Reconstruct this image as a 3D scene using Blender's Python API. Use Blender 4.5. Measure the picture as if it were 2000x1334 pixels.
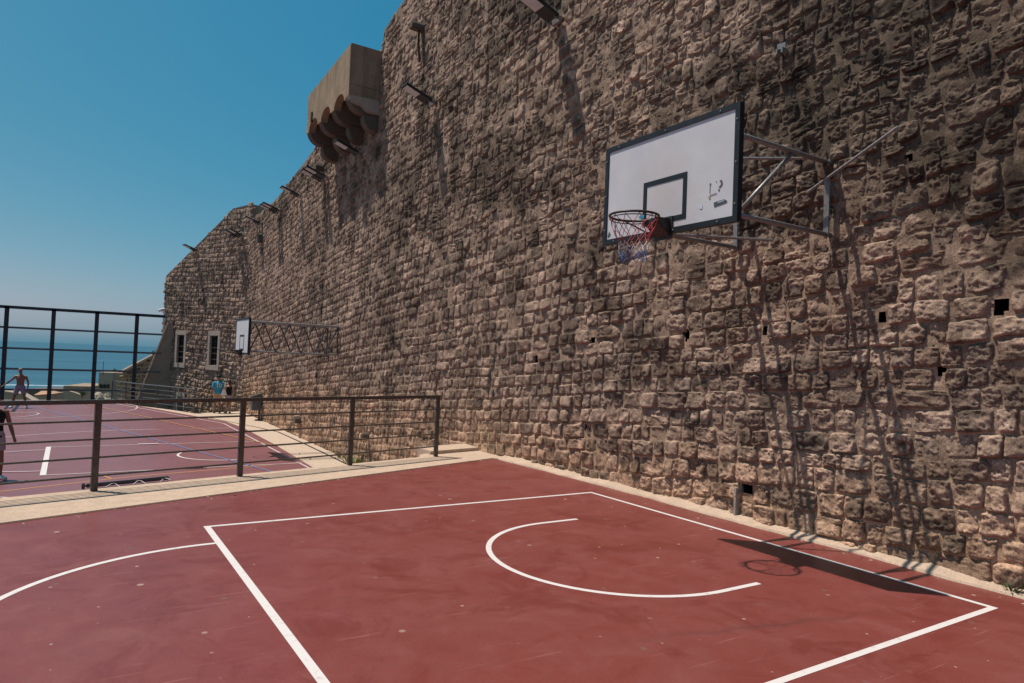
import bpy, bmesh, math, random
import numpy as np
from mathutils import Vector, Matrix

for o in list(bpy.data.objects):
    bpy.data.objects.remove(o)
scn = bpy.context.scene
col = scn.collection
R = math.radians
random.seed(7)
rng = np.random.default_rng(11)

# ------------------------------------------------------------------ camera, sky, sun, exposure
H = 1.78                      # eye height above the upper court, metres
# world axes seen from the camera (x right, y down, z forward), from the court's two vanishing points
F_PX = 1345.9
V1 = np.array([136 - 1000, 670 - 667, F_PX]); V2 = np.array([3097 - 1000, 789 - 667, F_PX])
AY = V1 / np.linalg.norm(V1); AX = V2 - (V2 @ AY) * AY; AX /= np.linalg.norm(AX); AZ = np.cross(AX, AY)
CM = np.array([AX, AY, AZ])
cam = bpy.data.cameras.new('camera'); camo = bpy.data.objects.new('camera', cam); col.objects.link(camo)
cam.sensor_width = 36; cam.lens = F_PX / 2000 * 36; cam.clip_start = 0.05; cam.clip_end = 80000
camo.matrix_world = Matrix([[CM[i, 0], -CM[i, 1], -CM[i, 2], (0, 0, H)[i]] for i in range(3)] + [[0, 0, 0, 1]])
scn.camera = camo

SUN = Vector((0.309, -0.286, -1.0)).normalized()      # direction the light travels (from the hoop's shadow)
world = bpy.data.worlds.new('World'); scn.world = world; world.use_nodes = True
nt = world.node_tree; nt.nodes.clear()
sky = nt.nodes.new('ShaderNodeTexSky'); sky.sky_type = 'NISHITA'; sky.sun_disc = False
sky.sun_elevation = math.asin(-SUN.z); sky.sun_rotation = math.atan2(-SUN.x, -SUN.y)
sky.altitude = 30; sky.air_density = 0.6; sky.dust_density = 1.5; sky.ozone_density = 4.0
SKY = 0.085; bg = nt.nodes.new('ShaderNodeBackground'); bg.inputs[1].default_value = SKY
wo = nt.nodes.new('ShaderNodeOutputWorld'); sepc = nt.nodes.new('ShaderNodeSeparateColor'); comc = nt.nodes.new('ShaderNodeCombineColor')
nt.links.new(sky.outputs[0], sepc.inputs[0])
for i, (gain, power, cap) in enumerate(((5.6, 2.20, 0.34), (0.84, 0.70, 0.48), (0.645, 0.38, 0.56))):      # the photograph's teal colour grade, the same over the whole sky
    a_ = nt.nodes.new('ShaderNodeMath'); a_.operation = 'MULTIPLY'; a_.inputs[1].default_value = SKY; nt.links.new(sepc.outputs[i], a_.inputs[0])
    p_ = nt.nodes.new('ShaderNodeMath'); p_.operation = 'POWER'; p_.inputs[1].default_value = power; nt.links.new(a_.outputs[0], p_.inputs[0])
    g_ = nt.nodes.new('ShaderNodeMath'); g_.operation = 'MULTIPLY'; g_.inputs[1].default_value = gain / SKY; nt.links.new(p_.outputs[0], g_.inputs[0])
    m_ = nt.nodes.new('ShaderNodeMath'); m_.operation = 'MINIMUM'; m_.inputs[1].default_value = cap / SKY; nt.links.new(g_.outputs[0], m_.inputs[0])
    nt.links.new(m_.outputs[0], comc.inputs[i])
nt.links.new(comc.outputs[0], bg.inputs[0]); nt.links.new(bg.outputs[0], wo.inputs[0])

sl = bpy.data.lights.new('sun', 'SUN'); sl.energy = 5.0; sl.angle = R(0.53); sl.color = (1.0, 0.92, 0.82)
so = bpy.data.objects.new('sun', sl); col.objects.link(so)
so.rotation_euler = (-SUN).to_track_quat('Z', 'Y').to_euler(); so.location = (-8, 8, 25)
scn.view_settings.view_transform = 'Standard'; scn.view_settings.look = 'None'
scn.view_settings.exposure = 0.0; scn.view_settings.gamma = 1.0

ZL = -1.22                    # level of the lower court
# ------------------------------------------------------------------ pixel helpers (photo pixel -> direction -> place on a known surface)
def dirw(p): return CM @ np.array([p[0] - 1000, p[1] - 667, F_PX])
def on_z(p, z): d = dirw(p); return np.array([0, 0, H]) + d * ((z - H) / d[2])
def on_x(p, x): d = dirw(p); return np.array([0, 0, H]) + d * (x / d[0])
def on_y(p, y): d = dirw(p); return np.array([0, 0, H]) + d * (y / d[1])
def at_depth(p, dep): return np.array([0, 0, H]) + dirw(p) / F_PX * dep

# ------------------------------------------------------------------ materials
MATS = {}
class NT:
    def __init__(s, name):
        m = bpy.data.materials.new(name); m.use_nodes = True; s.m = m; s.t = m.node_tree; s.t.nodes.clear()
        s.out = s.n('ShaderNodeOutputMaterial'); s.b = s.n('ShaderNodeBsdfPrincipled'); s.l(s.b.outputs[0], s.out.inputs[0])
        s.geo = s.n('ShaderNodeNewGeometry'); MATS[name] = m
    def n(s, t, **k):
        x = s.t.nodes.new(t)
        for a, v in k.items(): setattr(x, a, v)
        return x
    def l(s, a, b): s.t.links.new(a, b)
    def sep(s, v=None):
        x = s.n('ShaderNodeSeparateXYZ'); s.l(v or s.geo.outputs['Position'], x.inputs[0]); return x.outputs
    def noise(s, scale, detail=4, rough=0.55, vec=None, dist=0.0):
        x = s.n('ShaderNodeTexNoise'); x.inputs['Scale'].default_value = scale; x.inputs['Detail'].default_value = detail
        x.inputs['Roughness'].default_value = rough; x.inputs['Distortion'].default_value = dist
        s.l(vec or s.geo.outputs['Position'], x.inputs['Vector']); return x.outputs[0]
    def scaled(s, sc):
        x = s.n('ShaderNodeVectorMath', operation='MULTIPLY'); s.l(s.geo.outputs['Position'], x.inputs[0]); x.inputs[1].default_value = sc; return x.outputs[0]
    def ramp(s, f, pts, interp='LINEAR'):
        x = s.n('ShaderNodeValToRGB'); x.color_ramp.interpolation = interp; e = x.color_ramp.elements
        while len(e) < len(pts): e.new(0.5)
        for i, (p, c) in enumerate(pts):
            e[i].position = p; e[i].color = (c, c, c, 1) if isinstance(c, (int, float)) else (*c, 1)
        s.l(f, x.inputs[0]); return x.outputs[0]
    def mix(s, f, a, b, mode='MIX'):
        x = s.n('ShaderNodeMix', data_type='RGBA', blend_type=mode)
        for sock, v in ((x.inputs[0], f), (x.inputs[6], a), (x.inputs[7], b)):
            if isinstance(v, (int, float)): sock.default_value = v if sock.type == 'VALUE' else (v, v, v, 1)
            elif isinstance(v, tuple): sock.default_value = (*v, 1)
            else: s.l(v, sock)
        return x.outputs[2]
    def math(s, op, a, b=None, c=None):
        x = s.n('ShaderNodeMath', operation=op)
        for i, v in enumerate((a, b, c)):
            if v is None: continue
            if isinstance(v, (int, float)): x.inputs[i].default_value = v
            else: s.l(v, x.inputs[i])
        return x.outputs[0]
    def color(s, v):
        if isinstance(v, tuple): s.b.inputs['Base Color'].default_value = (*v, 1)
        else: s.l(v, s.b.inputs['Base Color'])
    def rough(s, v):
        if isinstance(v, (int, float)): s.b.inputs['Roughness'].default_value = v
        else: s.l(v, s.b.inputs['Roughness'])
    def spec(s, v): s.b.inputs['Specular IOR Level'].default_value = v
    def metal(s, v): s.b.inputs['Metallic'].default_value = v
    def bump(s, h, dist=0.01, strength=1.0):
        x = s.n('ShaderNodeBump'); x.inputs['Distance'].default_value = dist; x.inputs['Strength'].default_value = strength
        s.l(h, x.inputs['Height']); s.l(x.outputs[0], s.b.inputs['Normal'])

def simple(name, c, rough=0.6, spec=0.4, metal=0.0, var=0.12, scale=9.0, bump=0.0):
    n = NT(name); v = n.noise(scale, 5)
    lo = tuple(x * (1 - var) for x in c); hi = tuple(min(1, x * (1 + var)) for x in c)
    n.color(n.ramp(v, [(0.3, lo), (0.7, hi)])); n.rough(rough); n.spec(spec); n.metal(metal)
    if bump: n.bump(n.noise(scale * 6, 3), bump)
    return n.m

def mat_stone(name, fine=55.0, bumpd=0.012, top=None):
    n = NT(name)
    a = n.n('ShaderNodeAttribute', attribute_name='col'); c = a.outputs['Color']
    f1 = n.noise(11, 6, 0.65); f2 = n.noise(fine, 5, 0.7); f3 = n.noise(4.0, 4); f4 = n.noise(fine * 2.2, 3, 0.75)
    c = n.mix(1.0, c, n.ramp(f1, [(0.28, 0.58), (0.5, 1.0), (0.75, 1.36)]), 'MULTIPLY')
    c = n.mix(1.0, c, n.ramp(f2, [(0.32, 0.48), (0.45, 0.92), (0.55, 1.08), (0.72, 1.55)]), 'MULTIPLY')  # pit shade and small facet highlights painted in with the grit
    c = n.mix(1.0, c, n.ramp(f4, [(0.34, 0.55), (0.47, 1.0), (0.72, 1.40)]), 'MULTIPLY')
    c = n.mix(n.ramp(f3, [(0.45, 0.0), (0.72, 0.35)]), c, n.mix(1.0, (0.33, 0.225, 0.16), n.ramp(f2, [(0.3, 0.5), (0.7, 1.3)]), 'MULTIPLY'))
    n.color(c); n.rough(0.93); n.spec(0.12)
    h = n.math('ADD', n.math('MULTIPLY', n.noise(26, 6, 0.7), 0.9), n.math('MULTIPLY', f2, 0.5))
    n.bump(h, bumpd * 0.6, 1.0)
    return n.m
mat_stone('stone'); mat_stone('stone_far', 30.0, 0.02)

def mat_court(name='court_red', sky_sheen=0.0):
    n = NT(name)
    big = n.noise(0.55, 5, 0.6); mid = n.noise(2.4, 5, 0.65, dist=0.6); fine = n.noise(60, 3)
    c = n.ramp(mid, [(0.25, (0.170, 0.036, 0.029)), (0.42, (0.195, 0.050, 0.042)), (0.55, (0.205, 0.058, 0.051)), (0.75, (0.228, 0.080, 0.073))])
    c = n.mix(n.ramp(big, [(0.35, 0.0), (0.7, 0.45)]), c, (0.205, 0.073, 0.070))
    c = n.mix(1.0, c, n.ramp(fine, [(0.3, 0.92), (0.7, 1.08)]), 'MULTIPLY')
    pat = n.noise(1.1, 6, 0.7, dist=1.2)
    c = n.mix(n.ramp(pat, [(0.52, 0.0), (0.60, 0.55), (0.75, 0.75)]), c, (0.150, 0.030, 0.024))
    pal = n.noise(1.7, 6, 0.7, dist=0.8)
    c = n.mix(n.ramp(pal, [(0.55, 0.0), (0.75, 0.5)]), c, (0.215, 0.092, 0.086))
    # scuffs: thin stretched pale streaks in two directions
    for ang, sc, th in ((0.5, 1.0, 0.70), (-0.9, 1.4, 0.715)):
        mp = n.n('ShaderNodeMapping'); mp.inputs['Rotation'].default_value = (0, 0, ang); mp.inputs['Scale'].default_value = (1.1 * sc, 26 * sc, 1)
        n.l(n.geo.outputs['Position'], mp.inputs[0])
        sv = n.noise(1.0, 2, 0.5, vec=mp.outputs[0])
        c = n.mix(n.ramp(sv, [(th - 0.02, 0.0), (th + 0.05, 0.5)]), c, (0.33, 0.17, 0.155))
    # small pale spots and a few dark ones
    vo = n.n('ShaderNodeTexVoronoi', voronoi_dimensions='2D'); vo.inputs['Scale'].default_value = 3.6; n.l(n.geo.outputs['Position'], vo.inputs['Vector'])
    rnd = n.sep(vo.outputs['Color'])
    d = n.math('ADD', n.math('DIVIDE', vo.outputs['Distance'], n.math('ADD', 0.25, n.math('POWER', rnd[1], 3.0))), n.math('MULTIPLY', n.noise(60, 2), 0.05))
    c = n.mix(n.math('MULTIPLY', n.ramp(d, [(0.085, 0.85), (0.105, 0.0)]), n.ramp(rnd[0], [(0.70, 0.0), (0.95, 1.0)])), c, (0.44, 0.36, 0.33))
    vo2 = n.n('ShaderNodeTexVoronoi', voronoi_dimensions='2D'); vo2.inputs['Scale'].default_value = 1.1; n.l(n.geo.outputs['Position'], vo2.inputs['Vector'])
    d2 = n.math('ADD', vo2.outputs['Distance'], n.math('MULTIPLY', n.noise(30, 2), 0.03)); r2 = n.sep(vo2.outputs['Color'])
    c = n.mix(n.math('MULTIPLY', n.ramp(d2, [(0.030, 0.6), (0.045, 0.0)]), n.ramp(r2[1], [(0.45, 0.0), (0.5, 1.0)])), c, (0.17, 0.145, 0.125))
    # dark damp seam in front of the hoop
    p0 = on_z((1150, 1262), 0); p1 = on_z((1760, 1192), 0)
    dx, dy = (p1 - p0)[:2]; L = math.hypot(dx, dy); dx /= L; dy /= L
    s = n.sep()
    u = n.math('ADD', n.math('MULTIPLY', n.math('SUBTRACT', s[0], float(p0[0])), dx), n.math('MULTIPLY', n.math('SUBTRACT', s[1], float(p0[1])), dy))
    v = n.math('ADD', n.math('MULTIPLY', n.math('SUBTRACT', s[0], float(p0[0])), -dy), n.math('MULTIPLY', n.math('SUBTRACT', s[1], float(p0[1])), dx))
    v = n.math('ADD', v, n.math('MULTIPLY', n.math('SUBTRACT', n.noise(3.0, 5), 0.5), 0.22))
    av = n.math('ABSOLUTE', v)
    along = n.ramp(n.math('DIVIDE', u, L), [(0.0, 0.0), (0.25, 0.6), (0.55, 1.0), (0.8, 0.5), (1.0, 0.0)])
    c = n.mix(n.math('MULTIPLY', n.ramp(av, [(0.0, 0.75), (0.012, 0.5), (0.035, 0.22), (0.09, 0.0)]), along), c, (0.11, 0.045, 0.040))
    c = n.mix(1.0, c, (0.90, 0.74, 0.72), 'MULTIPLY')
    if sky_sheen: c = n.mix(sky_sheen, c, (0.210, 0.105, 0.120))  # grazing sky reflection put into the colour as a pale pink-lilac mix
    n.color(c); n.spec(0.36)
    n.rough(n.ramp(mid, [(0.3, 0.34), (0.7, 0.46)]))
    n.bump(n.math('ADD', n.math('MULTIPLY', fine, 0.4), n.math('MULTIPLY', mid, 0.6)), 0.002)
    return n.m
mat_court(); mat_court('court_sky_sheen', 0.55)

def mat_paint(name, c, worn=0.25):
    n = NT(name); v = n.noise(14, 6, 0.7); w = n.noise(2.0, 4)
    k = n.math('MULTIPLY', n.ramp(v, [(0.56, 0.0), (0.66, worn), (0.74, min(1, worn * 2))]), n.ramp(w, [(0.35, 0.3), (0.65, 1.0)]))
    n.color(n.mix(k, tuple(c), (0.27, 0.10, 0.09))); n.rough(0.55); n.spec(0.35); return n.m
mat_paint('paint_white', (0.62, 0.575, 0.56), 0.45); mat_paint('paint_white_old', (0.50, 0.42, 0.42), 0.5)
mat_paint('paint_yellow', (0.50, 0.235, 0.075), 0.5); mat_paint('paint_blue', (0.13, 0.17, 0.31), 0.5)

def mat_concrete(name, c, speck=0.35):
    n = NT(name); big = n.noise(0.8, 5); mid = n.noise(7, 6, 0.7); fine = n.noise(90, 3, 0.7)
    k = n.ramp(mid, [(0.3, tuple(x * 0.84 for x in c)), (0.7, tuple(x * 1.1 for x in c))])
    k = n.mix(1.0, k, n.ramp(fine, [(0.33, 1 - speck), (0.5, 1.0), (0.7, 1.1)]), 'MULTIPLY')
    k = n.mix(n.ramp(big, [(0.52, 0.0), (0.75, 0.30)]), k, tuple(x * 0.62 for x in c))
    n.color(k); n.rough(0.9); n.spec(0.2); n.bump(n.math('ADD', fine, mid), 0.006); return n.m
mat_concrete('concrete', (0.52, 0.385, 0.29)); mat_concrete('concrete_path', (0.50, 0.39, 0.30), 0.15)
mat_concrete('cut_stone', (0.40, 0.325, 0.27), 0.2)
mat_concrete('corbel_stone', (0.13, 0.105, 0.085), 0.25); mat_concrete('rough_render', (0.34, 0.28, 0.21), 0.3)
mat_concrete('terrain', (0.20, 0.17, 0.12), 0.4)
def mat_plaster():
    n = NT('plaster'); st = n.noise(1.0, 5, 0.7, vec=n.scaled((5.0, 5.0, 0.7))); big = n.noise(1.6, 5, 0.65); fine = n.noise(60, 4, 0.7)
    c = n.ramp(big, [(0.3, (0.27, 0.195, 0.132)), (0.7, (0.39, 0.29, 0.20))])
    c = n.mix(n.ramp(st, [(0.45, 0.0), (0.7, 0.55)]), c, (0.13, 0.105, 0.085))
    c = n.mix(1.0, c, n.ramp(fine, [(0.3, 0.78), (0.7, 1.15)]), 'MULTIPLY')
    n.color(c); n.rough(0.92); n.spec(0.15); n.bump(n.math('ADD', fine, big), 0.02); return n.m
mat_plaster()
simple('steel_dark', (0.105, 0.088, 0.074), 0.40, 0.5, 0.45, 0.3, 30)
simple('steel_fence', (0.035, 0.038, 0.045), 0.5, 0.4, 0.3, 0.2, 12)
simple('galvanised', (0.24, 0.23, 0.225), 0.45, 0.5, 0.35, 0.3, 40)
simple('grey_rail', (0.11, 0.115, 0.125), 0.5, 0.4, 0.4, 0.2, 20)
simple('rusty_iron', (0.10, 0.055, 0.035), 0.8, 0.3, 0.2, 0.5, 30)
simple('rim_iron', (0.055, 0.047, 0.042), 0.5, 0.4, 0.5, 0.3, 40)
simple('board_black', (0.010, 0.014, 0.018), 0.5, 0.4, 0.0, 0.3, 12)
simple('sticker_dark', (0.07, 0.09, 0.10), 0.6, 0.3, 0.0, 0.6, 90)
simple('sticker_blue', (0.06, 0.30, 0.48), 0.5); simple('sticker_pale', (0.55, 0.62, 0.72), 0.6)
simple('ink', (0.16, 0.10, 0.12), 0.7); simple('ink_yellow', (0.5, 0.38, 0.12), 0.7)
simple('lamp_body', (0.028, 0.033, 0.038), 0.5, 0.4, 0.3, 0.2, 20)
simple('lamp_glass', (0.50, 0.56, 0.60), 0.3, 0.5)
simple('net_red', (0.44, 0.05, 0.065), 0.7); simple('net_white', (0.62, 0.58, 0.56), 0.7); simple('net_blue', (0.035, 0.11, 0.30), 0.7)
simple('rope_white', (0.72, 0.70, 0.66), 0.8)
simple('hole_dark', (0.05, 0.042, 0.036), 0.95, 0.1)
simple('window_dark', (0.008, 0.008, 0.008), 0.7, 0.1); simple('bar_iron', (0.05, 0.045, 0.04), 0.6)
simple('white_plastic', (0.75, 0.76, 0.78), 0.4)
simple('leaf', (0.055, 0.095, 0.035), 0.6, 0.3, 0, 0.5, 25); simple('dry_leaf', (0.19, 0.20, 0.07), 0.7, 0.2, 0, 0.4, 25)
simple('roof_tile', (0.40, 0.24, 0.15), 0.8, 0.2, 0, 0.25, 2.0)
simple('skin_tan', (0.27, 0.125, 0.075), 0.5, 0.4, 0, 0.1); simple('skin_dark', (0.21, 0.095, 0.058), 0.5, 0.4, 0, 0.1)
simple('skin_fair', (0.44, 0.22, 0.145), 0.5, 0.4, 0, 0.1)
simple('hair_dark', (0.014, 0.011, 0.010), 0.6, 0.3); simple('hair_brown', (0.055, 0.032, 0.02), 0.6, 0.3); simple('hair_straw', (0.34, 0.23, 0.13), 0.7, 0.2)
simple('cap_grey', (0.26, 0.22, 0.21), 0.8, 0.2)
simple('cloth_jersey', (0.055, 0.29, 0.43), 0.75, 0.2, 0, 0.12, 14); simple('cloth_black', (0.012, 0.012, 0.014), 0.8, 0.2)
simple('cloth_tan', (0.46, 0.29, 0.15), 0.85, 0.2); simple('cloth_grey', (0.31, 0.28, 0.30), 0.85, 0.2)
simple('cloth_lilac', (0.27, 0.19, 0.25), 0.85, 0.2); simple('cloth_white', (0.74, 0.71, 0.70), 0.85, 0.2)
simple('shoe_black', (0.02, 0.02, 0.02), 0.6); simple('shoe_white', (0.66, 0.62, 0.60), 0.6); simple('eye', (0.02, 0.015, 0.012), 0.3)
simple('lips', (0.20, 0.07, 0.06), 0.5)
simple('goal_tube', (0.055, 0.065, 0.075), 0.45, 0.5, 0.4, 0.2, 20)

def mat_board():
    n = NT('board_white'); s = n.sep(); v = n.noise(3.2, 5); w = n.noise(18, 5, 0.7)
    c = n.ramp(v, [(0.3, (0.56, 0.55, 0.575)), (0.7, (0.63, 0.62, 0.64))])
    # rusty ball wear spread above and around the ring
    cy, cz = 4.92, 3.42
    d = n.math('SQRT', n.math('ADD', n.math('POWER', n.math('SUBTRACT', s[1], cy), 2), n.math('POWER', n.math('MULTIPLY', n.math('SUBTRACT', s[2], cz), 0.9), 2)))
    d = n.math('ADD', d, n.math('MULTIPLY', n.math('SUBTRACT', n.noise(6, 5), 0.5), 0.35))
    c = n.mix(n.ramp(d, [(0.05, 0.42), (0.30, 0.25), (0.55, 0.0)]), c, (0.52, 0.40, 0.36))
    c = n.mix(n.ramp(w, [(0.66, 0.0), (0.8, 0.35)]), c, (0.52, 0.46, 0.43))
    n.color(c); n.rough(0.45); n.spec(0.4); return n.m
mat_board()

def mat_sea():
    n = NT('sea_water'); v = n.scaled((0.012, 0.03, 0.03)); w = n.noise(1.0, 6, 0.6, vec=v)
    v2 = n.scaled((0.0012, 0.006, 0.004)); w2 = n.noise(1.0, 5, 0.6, vec=v2)
    c = n.ramp(w2, [(0.35, (0.026, 0.092, 0.140)), (0.65, (0.036, 0.122, 0.175))])
    # two broken lines of foam left by a passing boat
    s = n.sep()
    for yy, wd, th in ((612, 3.0, 0.40), (560, 2.2, 0.50), (505, 2.0, 0.56)):
        d = n.math('ABSOLUTE', n.math('ADD', n.math('SUBTRACT', s[1], yy), n.math('ADD', n.math('MULTIPLY', s[0], 0.10), n.math('MULTIPLY', n.math('SUBTRACT', w2, 0.5), 40))))
        k = n.math('MULTIPLY', n.ramp(n.math('DIVIDE', d, wd * 4), [(0.2, 0.75), (1.0, 0.0)]), n.ramp(n.noise(0.06, 5, 0.7), [(th, 0.0), (th + 0.12, 1.0)]))
        c = n.mix(k, c, (0.42, 0.50, 0.53))
    n.color(c); n.rough(0.6); n.spec(0.10)
    n.bump(n.math('ADD', w, n.noise(0.5, 4)), 0.6)
    return n.m
mat_sea()

# ------------------------------------------------------------------ mesh helpers
class MB:
    def __init__(s): s.v = []; s.f = []
    def add(s, vs, fs):
        k = len(s.v); s.v += [tuple(map(float, q)) for q in vs]; s.f += [tuple(i + k for i in f) for f in fs]; return s
    def hexa(s, c8):            # 8 corners: bottom 4 ccw, top 4 ccw
        return s.add(c8, [(3, 2, 1, 0), (4, 5, 6, 7), (0, 1, 5, 4), (1, 2, 6, 5), (2, 3, 7, 6), (3, 0, 4, 7)])
    def box(s, c, size, rz=0.0, ax=None):
        if ax is None:
            ex = Vector((math.cos(rz), math.sin(rz), 0)); ey = Vector((-math.sin(rz), math.cos(rz), 0)); ez = Vector((0, 0, 1))
        else: ex, ey, ez = [Vector(a).normalized() for a in ax]
        c = Vector(c); x, y, z = ex * size[0] / 2, ey * size[1] / 2, ez * size[2] / 2
        return s.hexa([c - x - y - z, c + x - y - z, c + x + y - z, c - x + y - z, c - x - y + z, c + x - y + z, c + x + y + z, c - x + y + z])
    def tube(s, p, r, n=8, r2=None, caps=True):
        return s.path([p[0], p[1]], [r, r if r2 is None else r2], n, caps)
    def path(s, pts, rs, n=8, caps=True, squash=None):
        pts = [Vector(q) for q in pts]
        if isinstance(rs, (int, float)): rs = [rs] * len(pts)
        k = len(s.v); ref = None
        for i, q in enumerate(pts):
            d = (pts[min(i + 1, len(pts) - 1)] - pts[max(i - 1, 0)]).normalized()
            if ref is None:
                ref = Vector((0, 0, 1)) if abs(d.z) < 0.9 else Vector((0, 1, 0))
            a = (ref - d * ref.dot(d)).normalized(); b = d.cross(a); ref = a
            for j in range(n):
                t = 2 * math.pi * j / n; s.v.append(tuple(q + a * math.cos(t) * rs[i] + b * math.sin(t) * rs[i]))
        for i in range(len(pts) - 1):
            for j in range(n):
                s.f.append((k + i * n + j, k + i * n + (j + 1) % n, k + (i + 1) * n + (j + 1) % n, k + (i + 1) * n + j))
        if caps:
            s.f.append(tuple(k + j for j in reversed(range(n)))); e = k + (len(pts) - 1) * n; s.f.append(tuple(e + j for j in range(n)))
        return s
    def rings(s, rings):        # closed loft of rings given as lists of points
        k = len(s.v); n = len(rings[0])
        for r in rings: s.v += [tuple(q) for q in r]
        for i in range(len(rings) - 1):
            for j in range(n): s.f.append((k + i * n + j, k + i * n + (j + 1) % n, k + (i + 1) * n + (j + 1) % n, k + (i + 1) * n + j))
        s.f.append(tuple(k + j for j in reversed(range(n)))); e = k + (len(rings) - 1) * n; s.f.append(tuple(e + j for j in range(n)))
        return s
    def ball(s, c, r, n=12, m=8):
        if isinstance(r, (int, float)): r = (r, r, r)
        rg = []
        for i in range(1, m):
            t = math.pi * i / m
            rg.append([(c[0] + r[0] * math.sin(t) * math.cos(2 * math.pi * j / n), c[1] + r[1] * math.sin(t) * math.sin(2 * math.pi * j / n), c[2] - r[2] * math.cos(t)) for j in range(n)])
        return s.rings(rg)
    def prism(s, poly, ext):    # planar polygon (3-D points) extruded along a vector
        n = len(poly); e = Vector(ext); a = [Vector(q) for q in poly]; b = [q + e for q in a]
        return s.add(a + b, [tuple(reversed(range(n))), tuple(range(n, 2 * n))] + [(i, (i + 1) % n, n + (i + 1) % n, n + i) for i in range(n)])
    def sheet(s, poly): n = len(poly); return s.add(poly, [tuple(range(n))])
    def obj(s, name, mat, parent=None, origin=(0, 0, 0), smooth=False, bevel=0.0, fix=True):
        me = bpy.data.meshes.new(name); o0 = Vector(origin)
        me.from_pydata([tuple(Vector(q) - o0) for q in s.v], [], s.f)
        if fix or bevel:
            bm = bmesh.new(); bm.from_mesh(me)
            bmesh.ops.recalc_face_normals(bm, faces=bm.faces)
            if bevel:
                es = [e for e in bm.edges if len(e.link_faces) == 2 and e.calc_face_angle(0) > 0.6]
                bmesh.ops.bevel(bm, geom=es, offset=bevel, segments=2, affect='EDGES', clamp_overlap=True)
            bm.to_mesh(me); bm.free()
        if smooth:
            me.polygons.foreach_set('use_smooth', [True] * len(me.polygons))
        me.materials.append(MATS[mat]); me.update()
        o = bpy.data.objects.new(name, me); col.objects.link(o)
        if parent: o.parent = parent
        return o

def tag(o, label=None, cat=None, group=None, kind=None):
    for k, v in (('label', label), ('category', cat), ('group', group), ('kind', kind)):
        if v: o[k] = v
    return o
def thing(name, loc, label, cat, group=None):
    o = bpy.data.objects.new(name, None); o.empty_display_size = 0.3; o.location = loc; col.objects.link(o)
    return tag(o, label, cat, group)
class Thing:
    def __init__(s, name, loc, label, cat, group=None): s.o = thing(name, loc, label, cat, group); s.loc = loc
    def part(s, mb, name, mat, parent=None, **k): return mb.obj(name, mat, parent or s.o, s.loc, **k)
def struct(name, mb, mat, label, **k): return tag(mb.obj(name, mat, **k), label, kind='structure')

# ------------------------------------------------------------------ vectorised noise
def _hash(ix, iy, iz):
    h = (ix.astype(np.uint32) * np.uint32(374761393) + iy.astype(np.uint32) * np.uint32(668265263) + iz.astype(np.uint32) * np.uint32(2147483647 - 17))
    h = (h ^ (h >> np.uint32(13))) * np.uint32(1274126177); h = h ^ (h >> np.uint32(16))
    return h.astype(np.float32) / np.float32(4294967295.0)
def vnoise(x, y, z):
    x, y, z = np.broadcast_arrays(np.asarray(x, np.float32), np.asarray(y, np.float32), np.asarray(z, np.float32))
    ix, iy, iz = np.floor(x).astype(np.int64), np.floor(y).astype(np.int64), np.floor(z).astype(np.int64)
    fx, fy, fz = x - ix, y - iy, z - iz
    fx, fy, fz = [t * t * (3 - 2 * t) for t in (fx, fy, fz)]
    r = 0
    for dx in (0, 1):
        for dy in (0, 1):
            for dz in (0, 1):
                r = r + _hash((ix + dx) & 0xffffffff, (iy + dy) & 0xffffffff, (iz + dz) & 0xffffffff) * (fx if dx else 1 - fx) * (fy if dy else 1 - fy) * (fz if dz else 1 - fz)
    return r * 2 - 1
def fbm(x, y, z, oct=4, gain=0.5):
    a, f, r = 1.0, 1.0, 0
    for i in range(oct):
        r = r + a * vnoise(x * f + 17.3 * i, y * f - 9.1 * i, z * f + 4.7 * i); a *= gain; f *= 2.03
    return r
def sstep(a, b, x): t = np.clip((x - a) / (b - a), 0, 1); return t * t * (3 - 2 * t)

# ------------------------------------------------------------------ the setting: terrain, sea, courts, kerbs
KD = np.array([1.77, 0.485]); KD = KD / np.linalg.norm(KD)           # direction of the kerb and railing
def kerb_back(x): return 9.76 + 0.262 * x
def kerb_front(x): return 8.45 + 0.338 * x
def xw(y): return 6.8 + np.maximum(0, np.asarray(y, float) - 16) * 0.025
BF = np.array([7.3, 36.0]); BU = np.array([-math.sin(R(18)), math.cos(R(18))]); BN = np.array([-BU[1], BU[0]])
def bpos(t, z, d=0.0): q = BF + BU * t + BN * d; return (q[0], q[1], z)

sea = MB(); SZ = -30.0
ys = [150, 300, 500, 800, 1500, 4000, 12000, 60000]
for a, b in zip(ys[:-1], ys[1:]):
    sea.sheet([(-50000, a, SZ), (50000, a, SZ), (50000, b, SZ), (-50000, b, SZ)])
sea.sheet([(-50000, -50000, SZ), (-120, -50000, SZ), (-120, 150, SZ), (-50000, 150, SZ)])
struct('sea', sea, 'sea_water', 'calm blue sea reaching to the horizon', fix=False)

ter = MB(); gx = np.linspace(-150, 260, 42); gy = np.concatenate([np.linspace(-160, 0, 9), np.linspace(10, 60, 16), np.linspace(70, 240, 18)])
def ter_z(x, y):
    base = -4.0 - 11.0 * sstep(46, 75, y) - 18 * sstep(175, 225, y) - 20 * sstep(60, 120, -x)
    return base + 0.6 * fbm(x * 0.08, y * 0.08, 0.0, 3) * sstep(46, 70, y)
GX, GY = np.meshgrid(gx, gy); GZ = ter_z(GX, GY)
ter.v = [tuple(map(float, q)) for q in zip(GX.ravel(), GY.ravel(), GZ.ravel())]
W_ = len(gx); ter.f = [(j * W_ + i, j * W_ + i + 1, (j + 1) * W_ + i + 1, (j + 1) * W_ + i) for j in range(len(gy) - 1) for i in range(W_ - 1)]
struct('terrain', ter, 'terrain', 'dry rocky ground falling towards the sea', smooth=True)

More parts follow.
